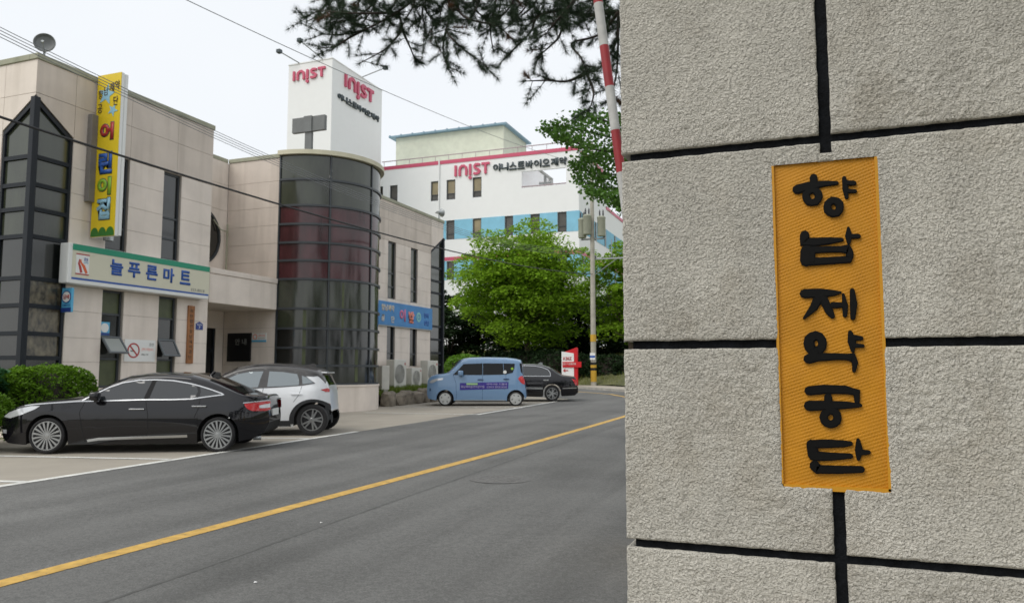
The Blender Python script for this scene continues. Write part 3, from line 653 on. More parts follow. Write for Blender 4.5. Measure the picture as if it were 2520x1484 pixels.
# ------------------------------------------------------------------ signs on the shop building
def stroketext(mb,segs,hw,O,A,B,d): 
    for s_ in segs: mb.stroke(s_,hw,O,A,B,d,cap=False)
XA=-15.2
t=thing('shop_sign',(XA,14.4,3.4),'long cream shop sign with green top band and blue Korean letters','shop sign')
mb=MB(); mb.bbox(-15.47,XA,12.27,16.60,3.44,4.34,.02); mb.build('box','sign_white',t)
mb=MB(); mb.box(XA-.002,XA+.012,12.37,16.59,4.19,4.33); mb.build('top_band','mart_green',t)
mb=MB(); mb.box(XA-.002,XA+.006,12.37,16.59,3.58,4.187); mb.build('face','cream',t)
mb=MB(); mb.box(XA-.002,XA+.008,12.37,16.57,3.535,3.575); mb.build('stripe','mart_blue',t)
YA,ZA=(0,1,0),(0,0,1)
for ch,y in zip('늘푸른마트',(13.37,13.88,14.42,14.97,15.53)): text('letter',ch,(XA+.006,y,3.75),YA,ZA,.36,.37,'mart_blue',t,.012,.03)
text('phone_number','353-8018',(XA+.006,15.92,3.61),YA,ZA,.50,.075,'grey_text',t,.004)
mb=MB(); mb.box(XA-.002,XA+.012,12.46,12.80,3.66,4.12); lg=mb.build('logo_plate','sign_white',t)
for z in (4.10,3.655):
    mb=MB(); mb.box(XA,XA+.014,12.46,12.80,z,z+.025); mb.build('logo_edge','dull_red',lg)
mb=MB(); mb.stroke([(12.55,4.0,.012),(12.53,3.9,.02),(12.57,3.82,.03),(12.60,3.70,.028)],.02,(XA+.012,0,0),YA,ZA,(.004,0,0),cap=False); mb.build('logo_swoosh','dull_red',lg)
mb=MB(); mb.stroke([(12.58,4.0,.01),(12.58,3.93,.02),(12.66,3.85,.035),(12.74,3.70,.03)],.02,(XA+.012,0,0),YA,ZA,(.0045,0,0),cap=False); mb.build('logo_swoosh','orange',lg)
text('logo_text','로또',(XA+.012,12.66,3.97),YA,ZA,.11,.075,'mart_blue',lg,.004,.01); text('logo_text','LOTTO',(XA+.012,12.66,3.92),YA,ZA,.11,.03,'sky_blue',lg,.004)
# projecting day-care sign
SY=13.0; SX0,SX1=-15.44,-14.70
t=thing('projecting_sign',(-15.07,13.1,4.58),'tall yellow projecting sign with stars and coloured Korean letters','sign')
mb=MB(); mb.bbox(SX0,SX1,SY+.012,SY+.10,4.58,8.44,.01); mb.bbox(SX0,SX1,SY+.112,SY+.20,4.60,8.43,.01); mb.box(SX0+.02,SX1-.02,SY+.09,SY+.12,4.6,8.42); mb.build('box','sign_white',t)
mb=MB(); mb.box(SX0,SX1-.004,SY,SY+.013,4.58,8.44); mb.build('face','sign_yellow',t)
XAx,NA=(1,0,0),(0,-.012,0); ox=SX0; W_=SX1-SX0
def star(cx,cz,r,rot):
    return [(cx+(r if i%2==0 else r*.42)*math.sin(rot+i*math.pi/5),cz+(r if i%2==0 else r*.42)*math.cos(rot+i*math.pi/5)) for i in range(10)]
for cx,cz,r,ro in ((ox+.30,7.95,.27,.2),(ox+.52,7.55,.16,.5)):
    mb=MB(); mb.prism(star(cx,cz,r,ro),(0,SY,0),XAx,ZA,(0,-.008,0)); mb.build('star','pale_blue',t)
for ch,dx,z in (('향',.05,7.86),('남',.22,7.93),('제',.39,8.0),('약',.56,8.03),('공',.05,7.52),('단',.53,7.66)): text('small_letter',ch,(ox+dx,SY-.008,z),XAx,ZA,.14,.22,'brown_text',t,.004,.004)
for ch,z,m_ in (('어',6.86,'dull_red'),('린',6.06,'mart_blue'),('이',5.56,'lime'),('집',4.98,'pale_blue')):
    h_=.40 if ch in '어이' else .50
    text('letter_shadow',ch,(ox+.155,SY,z-.02),XAx,ZA,.43,h_+.04,'inist_grey',t,.008,.075); text('letter',ch,(ox+.16,SY,z),XAx,ZA,.42,h_,m_,t,.016,.045)
for k in range(3):
    mb=MB(); cx=ox+.13+.24*k; mb.prism([(cx-.12,4.59)]+[(cx+.12*math.cos(a),4.63+.17*math.sin(a)) for a in np.linspace(math.pi,0,9)]+[(cx+.12,4.59)],(0,SY,0),XAx,ZA,(0,-.008-.001*k,0)); mb.build('green_hill','leaf_green_paint',t)
mb=MB(); mb.cyl((-15.30,13.38,4.55),(-15.30,13.38,6.95),.115,n=16); tag(mb.build('steel_flue','steel',None,smooth=40),'fat shiny steel pipe standing up the wall behind the yellow sign','pipe')
mb=MB(); mb.bbox(XF+.002,XF+.14,12.83,13.0,5.4,7.47,.01); tag(mb.build('wall_box','grey_box'),'narrow grey-brown box on the wall left of the yellow sign','box')
# rear blue sign
t=thing('wall_sign',(XF+.06,28.27,3.3),'faded sky-blue wall sign with pale Korean letters above the air conditioners','sign')
mb=MB(); mb.bbox(XF+.003,XF+.07,25.95,30.55,3.30,4.24,.012); mb.build('board','sign_blue',t)
mb=MB(); mb.box(XF+.003,XF+.075,25.95,30.55,3.255,3.298); mb.build('bottom_rail','galv',t)
xb=XF+.07
text('letter_row','향남제약',(xb,26.15,3.86),YA,ZA,1.0,.26,'sand_text',t,.01,.02); text('letter','공',(xb,26.15,3.44),YA,ZA,.25,.26,'sand_text',t,.01,.02); text('letter','단',(xb,26.92,3.42),YA,ZA,.25,.26,'sand_text',t,.01,.02)
text('letter','이',(xb,27.6,3.52),YA,ZA,.5,.5,'pink',t,.01,.05); text('letter','발',(xb,28.35,3.48),YA,ZA,.5,.5,'coral',t,.01,.05)
mb=MB(); mb.lathe([(.12,.0),(.12,.012),(.21,.012),(.21,0)],(xb,29.25,3.78),(1,0,0),24); mb.lathe([(.0,.010),(.07,.010)],(xb,29.25,3.78),(1,0,0),16); mb.build('ring_mark','teal',t)
text('letter','전화',(xb,29.75,3.78),YA,ZA,.45,.22,'mart_blue',t,.008,.02); text('letter','상담',(xb,29.75,3.46),YA,ZA,.45,.22,'mart_blue',t,.008,.02)
# small signs
t=thing('tobacco_sign',(XF+.2,12.6,2.78),'narrow blue sign with a white roundel by the glazed corner','sign')
mb=MB(); mb.bbox(XF+.0,XF+.30,12.40,12.46,2.80,3.34,.008); mb.build('board','sky_blue',t)
mb=MB(); mb.box(XF+.0,XF+.30,12.394,12.399,2.80,2.90); mb.build('base_band','deep_blue',t)
mb=MB(); mb.lathe([(0,.006),(.125,.006),(.125,0)],(XF+.15,12.40,3.14),(0,-1,0),24); rn=mb.build('roundel','sign_white',t)
mb=MB(); mb.lathe([(.118,.008),(.14,.008),(.14,0)],(XF+.15,12.40,3.14),(0,-1,0),24); mb.build('roundel_rim','deep_blue',t)
text('roundel_text','담배',(XF+.06,12.394,3.09),(1,0,0),ZA,.18,.10,'dull_red',rn,.004,.02); text('band_text','TOBACCO',(XF+.03,12.40,2.93),(1,0,0),ZA,.24,.05,'deep_blue',t,.004)
t=thing('window_sticker',(XF-.1,13.6,2.36),'small blue box notice with a white disc inside the window','notice')
mb=MB(); mb.box(XF-.105,XF-.085,13.5,13.78,2.34,2.66); mb.build('board','sky_blue',t); mb=MB(); mb.lathe([(0,.006),(.11,.006),(.11,0)],(XF-.085,13.64,2.52),(1,0,0),20); mb.build('disc','sign_white',t)
mb=MB(); mb.box(XF-.1,XF-.082,13.5,13.78,2.345,2.40); mb.build('strip','deep_blue',t)
t=thing('no_smoking_banner',(XF+.02,14.6,1.75),'white banner with a red no-smoking symbol between two open windows','banner')
mb=MB(); mb.box(XF+.002,XF+.012,14.15,15.10,1.73,2.27); mb.build('cloth','sign_white',t)
mb=MB(); mb.lathe([(.15,0),(.15,.006),(.185,.006),(.185,0)],(XF+.012,14.42,2.0),(1,0,0),28); mb.stroke([(14.30,2.12),(14.54,1.88)],.018,(XF+.012,0,0),YA,ZA,(.005,0,0),cap=False); mb.build('prohibition_ring','dull_red',t)
mb=MB(); mb.stroke([(14.33,1.99),(14.46,1.98)],.016,(XF+.012,0,0),YA,ZA,(.004,0,0),cap=False); mb.build('cigarette','grey_text',t)
text('text_line','흡연',(XF+.012,14.90,2.12),YA,ZA,.14,.08,'grey_text',t,.003); text('text_line','금연구역입니다',(XF+.012,14.66,2.0),YA,ZA,.38,.07,'coral',t,.003); text('text_line','과태료 부과',(XF+.012,14.66,1.88),YA,ZA,.22,.05,'grey_text',t,.003)
t=thing('wooden_plaque',(XF+.03,16.27,1.70),'tall narrow wooden name board with vertical writing by the entrance','name board')
mb=MB(); mb.bbox(XF+.002,XF+.045,16.15,16.38,1.70,3.25,.006); mb.build('board','wood',t)
for k,ch in enumerate('재단법인향남제약공단'): text('character',ch,(XF+.045,16.21,3.06-.138*k),YA,ZA,.10,.10,'brown_text',t,.003,.01)
t=thing('house_number_plate',(XF+.02,16.6,2.6),'small blue house number plate beside the wooden name board','number plate')
mb=MB(); mb.prism([(16.47,2.62),(16.73,2.62),(16.73,2.78),(16.6,2.84),(16.47,2.78)],(XF+.002,0,0),YA,ZA,(.012,0,0)); mb.build('plate','deep_blue',t)
text('street_text','제약공단',(XF+.014,16.50,2.74),YA,ZA,.2,.035,'sign_white',t,.002); text('number','7',(XF+.014,16.57,2.645),YA,ZA,.06,.075,'sign_white',t,.002)
t=thing('notice_board',(-16.9,19.85,1.85),'black glazed notice board on the entrance side wall','notice board')
mb=MB(); mb.bbox(-17.36,-16.44,19.84,19.895,1.80,2.70,.008); mb.build('board','blank_dark',t)
text('board_text','안 내',(-17.05,19.84,2.32),(1,0,0),ZA,.45,.2,'grey_text',t,.003,.02)
t=thing('small_wall_sign',(-16.15,19.88,2.4),'small white sign with a blue foot strip right of the black notice board','sign')
mb=MB(); mb.box(-16.42,-15.86,19.88,19.897,2.41,2.69); mb.build('board','sign_white',t); mb=MB(); mb.box(-16.42,-15.86,19.874,19.879,2.41,2.47); mb.build('strip','sky_blue',t)
mb=MB(); mb.lathe([(.06,0),(.06,.004),(.085,.004),(.085,0)],(-16.3,19.88,2.575),(0,-1,0),20); mb.build('ring','coral',t); text('text_line','금연건물',(-16.18,19.88,2.58),(1,0,0),ZA,.26,.06,'coral',t,.003); text('text_line','보건복지부',(-16.18,19.88,2.5),(1,0,0),ZA,.26,.04,'grey_text',t,.003)
# roof things
def dish(loc,aim,r,label,m_,name='satellite_dish'):
    t=thing(name,loc,label,'antenna dish' if name=='satellite_dish' else 'loudspeaker'); aim=Vector(aim).normalized(); c=Vector((0,0,r+.12))
    mb=MB(); mb.lathe([(0,-.14*r/.4),(r*.5,-.10*r/.4),(r*.85,-.02),(r,.05),(r+.012,.045),(r+.012,.02),(r*.85,-.045),(r*.5,-.13*r/.4),(0,-.17*r/.4)],c,aim,28); mb.build('dish',m_,t,smooth=40,local=True)
    mb=MB(); mb.tube([(0,0,0),(0,0,r*.6),tuple(c-aim*.12)],.025); mb.build('mast','galv',t,local=True)
    mb=MB(); mb.tube([tuple(c+aim*.0-Vector((0,0,r*.9))),tuple(c+aim*r*.8-Vector((0,0,r*.3)))],.012); mb.cyl(c+aim*r*.75-Vector((0,0,r*.3)),c+aim*r*.95-Vector((0,0,r*.25)),.03); mb.build('feed_arm','galv',t,local=True)
    return t
mat('dish_grey',(.20,.21,.21),.6,var=.15,vs_=4)
dish((-15.62,11.75,8.43),(.62,-.75,.12),.21,'round grey dish antenna on the roof corner above the glazed corner','dish_grey')
t=thing('horn_loudspeaker',(XF-.05,31.35,8.43),'grey horn loudspeaker on the far roof corner of the shop building','loudspeaker')
mb=MB(); mb.lathe([(.03,-.25),(.06,-.12),(.10,0),(.19,.12),(.20,.13),(.17,.11)],(0,.1,.32),(.4,.9,.15),18); mb.build('horn','galv',t,smooth=40,local=True)
mb=MB(); mb.tube([(0,0,0),(0,0,.2),(0,.02,.32)],.025); mb.cyl((0,-.14,.28),(0,-.02,.31),.07); mb.build('bracket','galv',t,local=True)
# roof billboard seen from behind
bp0=at(759,366,27.); 
t=thing('roof_billboard',(bp0.x,27.,8.2),'dark grey blank billboard on a stout post rising behind the round tower','billboard')
a=at(721,295,27.); b=at(800,324,27.); 
mb=MB(); mb.bbox(a.x,b.x,26.95,27.12,b.z+.08,a.z+.02,.01); bd=mb.build('board','grey_board' if 'grey_board' in M else 'inist_grey2' if 'inist_grey2' in M else mat('board_grey',(.14,.15,.15),.6,var=.1),t)
mb=MB(); w_=(b.x-a.x); mb.box(a.x+w_*.38,a.x+w_*.62,26.90,26.949,b.z+.06,a.z+.04); mb.build('post_box','board_grey',t)
mb=MB(); mb.box(a.x+w_*.40,a.x+w_*.60,26.96,27.10,8.15,b.z+.075); mb.build('post','board_grey',t)
# air-conditioner outdoor units
mat('ac_body',(.62,.61,.55),.5,var=.08,vs_=3); mat('ac_grille',(.22,.22,.20),.6)
def acunit(Y,wd,h,dp,x,label,front=(1,0)):
    t=thing('air_conditioner',(x,Y,gz(Y)+.52),label,'air conditioner','outdoor units along the shop wall')
    mb=MB(); mb.bbox(-dp/2,dp/2,-wd/2,wd/2,.05,h,.02); mb.box(-dp/2+.03,dp/2-.03,-wd/2+.05,-wd/2+.12,0,.06); mb.box(-dp/2+.03,dp/2-.03,wd/2-.12,wd/2-.05,0,.06); mb.build('case','ac_body',t,local=True)
    nf=1; r=min(wd*.40,h*.36)
    mb=MB(); mb.lathe([(0,.004),(r,.004)],(dp/2,-wd*.06,h*.52),(1,0,0),24); gr=mb.build('fan_opening','ac_grille',t,local=True)
    mb=MB()
    for q in (1,.78,.56,.34,.14): mb.lathe([(r*q,.012),(r*q-.010,.018),(r*q-.016,.010)],(dp/2,-wd*.06,h*.52),(1,0,0),24)
    for k in range(8):
        an=math.pi*k/4; mb.tube([(dp/2+.014,-wd*.06+r*.1*math.cos(an),h*.52+r*.1*math.sin(an)),(dp/2+.014,-wd*.06+r*math.cos(an),h*.52+r*math.sin(an))],.005,4)
    mb.build('fan_guard','ac_body',t,local=True)
    mb=MB(); mb.box(dp/2,dp/2+.004,wd*.34,wd*.42,h*.82,h*.9); mb.build('badge','dull_red',t,local=True)
    return t
acunit(24.75,.70,.92,.30,-14.55,'narrow pale outdoor unit seen edge-on against the round tower plinth').rotation_euler=(0,0,R(55))
acunit(26.55,.95,1.15,.36,-14.95,'large outdoor air-conditioning unit on the grass, left of the small one')
acunit(27.95,.86,.82,.32,-14.95,'smallest outdoor air-conditioning unit, between the two tall ones')
acunit(29.35,.95,1.12,.36,-14.95,'large outdoor air-conditioning unit nearest the blue van')
# ------------------------------------------------------------------ white factory building behind
YW=78.
fac=thing('factory_building',(-38,88,0),'white factory building with sky-blue and magenta bands and a pale green roof house','building')
W1=[(-46.9,-46.05),(-45.12,-44.1),(-39.75,-38.72),(-37.75,-36.64),(-34.49,-33.4)]; W2=[(-44.9,-43.8),(-37.74,-36.7),(-34.46,-33.41),(-30.6,-29.6),(-27.6,-26.5),(-24.5,-23.47)]
W3=[(-37.65,-36.71),(-34.4,-33.4),(-30.6,-29.6),(-27.6,-26.5),(-24.5,-23.47)]
OP=(-28.6,-23.5,21.5,23.33)
hs=[(a,b,20.9,23.2) for a,b in W1]+[(a,b,16.3,18.5) for a,b in W2]+[(a,b,11.7,13.83) for a,b in W3]
mb=MB(); wallh(mb,'Y',YW,-1,-60,-22.1,-1,25.1,hs+[OP],.35)
SW=[(79.2,80.0),(84.5,85.4),(89,89.9),(94,94.9)]
hs2=[(a,b,16.3,18.5) for a,b in SW]+[(a,b,11.7,13.83) for a,b in SW]
wallh(mb,'X',-22.1,1,YW,112,-1,21.0,hs2,.35); wallh(mb,'X',-22.1,1,YW,90,21.0,25.1,[(79.2,87.5,21.5,24.2)],.35)
mb.add([(-60,YW,25.4),(-28.8,YW,25.4),(-28.8,90,25.4),(-60,90,25.4)],[(0,1,2,3)]); mb.add([(-60,90,20.9),(-22.1,90,20.9),(-22.1,112,20.9),(-60,112,20.9)],[(0,1,2,3)]); mb.add([(-60,90,20.9),(-28.8,90,20.9),(-28.8,90,25.4),(-60,90,25.4)],[(0,1,2,3)]); mb.add([(-28.8,90,20.9),(-22.1,90,20.9),(-22.1,90,22.4),(-28.8,90,22.4)],[(0,1,2,3)])
mb.build('wall','inist_white',fac)
# open corner terrace
mb=MB(); mb.box(-29.2,-22.5,YW+.36,88,21.2,21.45); mb.box(-29.0,-28.75,YW+.36,88,21.45,24.9); mb.box(-28.75,-22.5,87.6,87.9,21.45,22.4); mb.build('terrace','inist_white',fac)
mb=MB(); mb.tube([(-26.6,80.2,21.45),(-26.6,80.2,23.2)],.16,10); mb.tube([(-27.3,80.2,22.4),(-25.9,80.2,22.4)],.14,8); mb.build('terrace_duct','galv',fac)
def bands(nm,m,z0,z1,holes):
    A=sorted([-60]+[x for a,b in holes for x in (a,b)]+[-22.1])
    for i in range(0,len(A)-1,2):
        mb=MB(); mb.box(A[i],A[i+1],YW-.03,YW-.002,z0,z1); mb.build(nm,m,fac)
    B=sorted([YW-.03]+[x for a,b in (SW if holes else []) for x in (a,b)]+[112.])
    for i in range(0,len(B)-1,2):
        mb=MB(); mb.box(-22.098,-22.07,B[i],B[i+1],z0,z1); mb.build(nm,m,fac)
bands('blue_band','inist_blue',16.32,18.52,W2); bands('blue_band','inist_blue',11.7,13.84,W3)
mb=MB(); mb.box(-60,-22.1,YW-.05,YW+.25,25.1,25.52); mb.build('magenta_band','inist_red',fac); mb=MB(); mb.box(-22.35,-22.04,YW+.252,90,25.1,25.52); mb.build('magenta_band','inist_red',fac)
mb=MB(); mb.box(-60,-22.06,YW-.04,YW-.002,13.9,14.3); mb.build('magenta_band','inist_red',fac); mb=MB(); mb.box(-22.098,-22.05,YW,112,13.9,14.3); mb.build('magenta_band','inist_red',fac)
mb=MB(); mb.box(-22.35,-22.04,90.02,112,21.0,21.4); mb.build('magenta_band','inist_red',fac)
for (a,b),blind in zip(W1,(0,0,.7,.7,.75)): window(fac,'Y',YW+.2,-1,a+.02,b-.02,20.92,23.18,(21.6,),glasses=['inist_win','inist_blind' if blind else 'inist_win'],fw=.09,dp=.1)
for k,(a,b) in enumerate(W2): window(fac,'Y',YW+.2,-1,a+.02,b-.02,16.34,18.48,(16.95,),glasses=['inist_win','inist_blind' if k==2 else 'inist_win'],fw=.09,dp=.1)
for a,b in W3: window(fac,'Y',YW+.2,-1,a+.02,b-.02,11.74,13.81,(12.3,),glass='inist_win',fw=.09,dp=.1)
for a,b in SW:
    window(fac,'X',-22.1-.2,1,a+.02,b-.02,16.34,18.48,(16.95,),glass='inist_win',fw=.09,dp=.1); window(fac,'X',-22.1-.2,1,a+.02,b-.02,11.74,13.81,(12.3,),glass='inist_win',fw=.09,dp=.1)
mb=MB(); mb.tube([(-38.66,YW-.1,25.6),(-38.66,YW-.1,0)],.09,8); mb.build('downpipe','inist_white',fac)
# roof railing
mb=MB(); mb.tube([(-46.3,YW+.1,26.15),(-22.2,YW+.1,26.15)],.055); mb.tube([(-22.2,YW+.1,26.15),(-22.2,90,26.15)],.055); rl=mb.build('railing','rail',fac)
for k in range(15):
    mb=MB(); x=-46+1.69*k; mb.tube([(x,YW+.1,25.4),(x,YW+.1,26.13)],.035); mb.build('railing_post','rail',rl)
mb=MB(); mb.tube([(-28.6,YW+.05,21.62),(-23.5,YW+.05,21.62)],.07); rl=mb.build('railing','rail',fac)
for k in range(6):
    mb=MB(); x=-28.3+.92*k; mb.tube([(x,YW+.05,21.4),(x,YW+.05,21.6)],.035); mb.build('railing_post','rail',rl)
# roof house
mb=MB(); mb.box(-47.8,-33.1,84,92,25.3,30.9); ph=mb.build('roof_house','pent_green',fac)
mb=MB(); mb.box(-48.6,-32.6,83.5,92.6,30.92,31.12); mb.build('roof','pent_roof',ph)
for k in range(40):
    mb=MB(); x=-48.5+.4*k; mb.box(x,x+.2,83.44,83.499,30.98,31.2)
    if k%4==0: mb.build('roof_rib','pent_roof',ph)
# signboard tower
tw=thing('sign_tower',(-49.2,72.8,0),'tall white windowless tower carrying red logo letters','tower')
mb=MB(); mb.box(-52.0,-46.38,67.65,77.98,-1,34.8); mb.build('shaft','inist_white',tw); mb=MB(); mb.box(-52.05,-46.33,67.6,77.99,34.805,34.92); mb.build('rim','inist_white',tw)
for (a,b) in (((-50.6,67.6,34.9),(-52.2,66.2,35.9)),((-47.6,67.6,34.9),(-49.4,66.0,36.6)),((-46.3,73.5,34.9),(-43.4,73.6,35.6))):
    mb=MB(); mb.tube([a,b],.06); fl=mb.build('flood_lamp_arm','galv',tw); mb=MB(); b=Vector(b); mb.bbox(b.x-.25,b.x+.25,b.y-.25,b.y+.25,b.z-.2,b.z+.2,.05); mb.build('lamp_head','inist_grey',fl)
def logo(t,O,A,B,w,h,d,m='inist_red'):
    "five-letter logo, the fourth stroke an upside-down i"
    k=.085*w/.86; u=lambda x,y:(x*w,y*h); hw=.030*w
    def L(segs):
        mb=MB()
        for i,s_ in enumerate(segs): mb.stroke([u(*p) for p in s_],hw,O,A,B,tuple(Vector(d)*(1+.02*i)),cap=False)
        mb.build('letter',m,t)
    L([[(.03,0),(.03,1)]])
    L([[(.15,0),(.15,.55),(.165,.76),(.21,.90),(.28,.90),(.325,.76),(.34,.55),(.34,0)]])
    L([[(.45,0),(.45,1)]])
    mb=MB(); A_,B_=Vector(A),Vector(B); c=Vector(O)+A_*(.45*w)-B_*(h*.24); mb.prism([(.045*w*math.cos(a),.045*w*math.sin(a)) for a in np.linspace(0,2*math.pi,15)[:-1]],c,A,B,d); mb.build('dot',m,t)
    L([[(.725,.86),(.68,.92),(.61,.92),(.575,.80),(.585,.62),(.63,.53),(.68,.45),(.715,.32),(.70,.15),(.65,.08),(.59,.08),(.55,.15)]])
    L([[(.775,.92),(1.0,.92)],[(.8875,.9),(.8875,0)]])
t=thing('logo_letters',(-34.6,77.9,23.4),'magenta raised logo letters on the long white factory front','lettering'); logo(t,(-36.7,YW-.002,23.5),(1,0,0),ZA,4.3,1.25,(0,-.18,0))
t=thing('company_name_letters',(-28,77.9,23.4),'dark grey Korean company name on the long factory front','lettering')
for k,ch in enumerate('이니스트바이오제약'): text('letter',ch,(-31.97+.965*k,YW-.002,23.62),(1,0,0),ZA,.86,.86,'inist_grey',t,.15,.03)
t=thing('logo_letters',(-49.3,67.6,32.9),'red logo letters on the narrow face of the white tower','lettering'); logo(t,(-51.35,67.648,32.95),(1,0,0),ZA,4.15,1.05,(0,-.18,0))
t=thing('logo_letters',(-46.3,73,32.5),'larger red logo letters on the wide tower face above a grey name','lettering'); logo(t,(-46.378,69.95,32.55),(0,1,0),ZA,5.95,1.42,(.2,0,0))
t=thing('company_name_letters',(-46.3,73,30.7),'dark grey Korean company name on the tower below the red logo','lettering')
for k,ch in enumerate('이니스트바이오제약'): text('letter',ch,(-46.378,68.7+.96*k,30.72),(0,1,0),ZA,.86,.70,'inist_grey',t,.15,.03)

# ------------------------------------------------------------------ utility pole, lines
mat('concrete_pole',(.40,.38,.32),.85,var=.15,vs_=3); mat('transformer',(.33,.345,.27),.5,var=.1); mat('warn_yellow',(.55,.33,.03),.6); mat('insulator',(.06,.06,.07),.3)
PXX,PYY=-12.45,47.; gp=gz(PYY)+.1
pole=thing('utility_pole',(PXX,PYY,gp),'tall tapering concrete utility pole carrying grey transformers above the trees','utility pole')
mb=MB(); mb.tube([(0,0,-.2),(0,0,8),(0,0,15.6)],[.18,.145,.10],16); mb.build('shaft','concrete_pole',pole,smooth=40,local=True)
for dx,dy,z in ((-.62,-.12,9.35),(-.22,-.42,9.5),(.62,-.1,9.4)):
    mb=MB(); mb.lathe([(0,0),(.23,0),(.26,.06),(.26,1.12),(.28,1.15),(.28,1.20),(.18,1.28),(0,1.30)],(dx,dy,z),(0,0,1),18); tf=mb.build('transformer_can','transformer',pole,smooth=40,local=True)
    mb=MB(); 
    for ox_ in (-.1,.12): mb.lathe([(.03,0),(.07,.05),(.035,.1),(.07,.15),(.035,.2),(.06,.25),(.02,.42)],(dx+ox_,dy,z+1.28),(0,0,1),8)
    mb.build('bushing','insulator',tf,local=True)
for z,hw_ in ((9.6,.8),(8.05,1.5),(8.05,1.5),(12.8,.9),(14.9,1.0)):
    pass
for z,x0,x1 in ((9.25,-.8,.8),(7.95,.05,2.4),(13.2,-.9,.9),(15.1,-.9,.9)):
    mb=MB(); mb.box(x0,x1,.12,.2,z,z+.09); ca=mb.build('crossarm','galv',pole,local=True)
    for k in range(3):
        mb=MB(); x=x0+.1+(x1-x0-.2)*k/2; mb.lathe([(.02,0),(.06,.03),(.03,.08),(.06,.12),(.02,.2)],(x,.16,z+.09),(0,0,1),8); mb.build('insulator','insulator',ca,local=True)
mb=MB(); mb.tube([(1.2,.16,8.0),(1.2,.16,9.2)],.03); mb.tube([(2.3,.16,8.0),(2.3,.16,8.9)],.03); mb.tube([(.1,.16,7.0),(1.6,.16,8.0)],.025); mb.build('bracket','galv',pole,local=True)
mb=MB(); mb.lathe([(.183,0),(.183,.45)],(0,0,2.75),(0,0,1),16); mb.build('yellow_wrap','warn_yellow',pole,local=True)
for k,(z0,z1,m_) in enumerate(((.75,.95,'warn_yellow'),(.95,1.12,'blank_dark'),(1.12,1.3,'warn_yellow'),(1.3,1.46,'blank_dark'),(.25,.75,'warn_yellow'))):
    mb=MB(); mb.lathe([(.186+.001*k,0),(.186+.001*k,z1-z0)],(0,0,z0),(0,0,1),16); mb.build('hazard_band',m_,pole,local=True)
mb=MB(); mb.box(-.16,.16,-.235,-.215,1.62,2.05); mb.build('notice','sign_white',pole,local=True); mb=MB(); mb.box(-.16,.16,-.24,-.236,1.75,1.88); mb.build('notice_band','mart_blue',pole,local=True)
mat('cable',(.025,.025,.027),.6); mat('wire',(.20,.21,.22),.5)
def wire(name,pts,r,m,label,cat='power line',group=None):
    P=np.array(pts,float); ys_=np.linspace(P[0,1],P[-1,1],40)
    c=np.polyfit(P[:,1],P[:,2],2) if len(P)>3 else np.polyfit(P[:,1],P[:,2],2)
    xs_=np.interp(ys_,P[:,1],P[:,0]); mb=MB(); mb.tube([(x,y,float(np.polyval(c,y))) for x,y in zip(xs_,ys_)],r,5); return tag(mb.build(name,m,None,smooth=True),label,cat,group)
wire('thick_cable',[(-12.5,-8,6.3),(-12.5,8.7,5.76),(-12.5,12.65,5.73),(-12.5,17.9,5.77),(-12.5,24.6,5.95),(-12.5,32.6,6.4),(-12.45,47,7.6)],.024,'cable','thick black cable sagging across the shop front below the thin wires')
for k in range(4):
    dz=-.10*k+.02; dx=.09*k
    wire('power_line',[(-12.5+dx,-8,9.2+dz),(-12.5+dx,9,7.50+dz),(-12.5+dx,13.5,7.02+dz),(-12.5+dx,20.9,6.70+dz),(-12.5+dx,25.4,6.78+dz),(-12.4+dx*.3,47,9.3+dz)],.007,'wire','%s of the four parallel thin wires crossing in front of the yellow sign'%('topmost','second from top','third from top','lowest')[k],group='thin overhead wires')
wire('high_line',[(-12.5,0,8.7),(-12.5,12.38,9.51),(-12.5,16.4,10.0),(-12.5,21,10.6),(-12.5,27,11.3),(-12.5,40.5,13.3),(-12.45,47,14.6)],.010,'wire','single thin wire climbing across the sky past the white tower')
# ------------------------------------------------------------------ red and white direction sign
t=thing('direction_sign',(-13.75,46,.6),'red and white pylon sign with an arrow pointing left','pylon sign')
mb=MB(); mb.prism([(-14.23,.55),(-13.44,.55),(-13.44,2.58),(-14.23,2.70)],(0,46,0),(1,0,0),ZA,(0,.18,0)); mb.build('white_panel','sign_white',t)
mb=MB(); mb.prism([(-14.10,2.66),(-13.28,2.95),(-13.22,2.9),(-13.22,.55),(-13.438,.55),(-13.438,2.42)],(0,46.03,0),(1,0,0),ZA,(0,.18,0)); mb.build('red_fin','red',t)
mb=MB(); mb.box(-14.15,-12.95,45.95,45.995,1.72,2.06); bn=mb.build('red_board','red',t)
text('board_text','중소기업중앙회',(-14.1,45.95,1.86),(1,0,0),ZA,.8,.14,'sign_white',bn,.01); text('letters','KBIZ',(-14.12,46,2.16),(1,0,0),ZA,.56,.2,'dull_red',t,.012,.02)
mb=MB(); mb.stroke([(-13.8,1.52),(-14.05,1.52)],.03,(0,46,0),(1,0,0),ZA,(0,-.012,0),cap=False); mb.prism([(-14.14,1.52),(-14.0,1.64),(-14.0,1.40)],(0,46,0),(1,0,0),ZA,(0,-.014,0)); mb.build('arrow','dull_red',t)
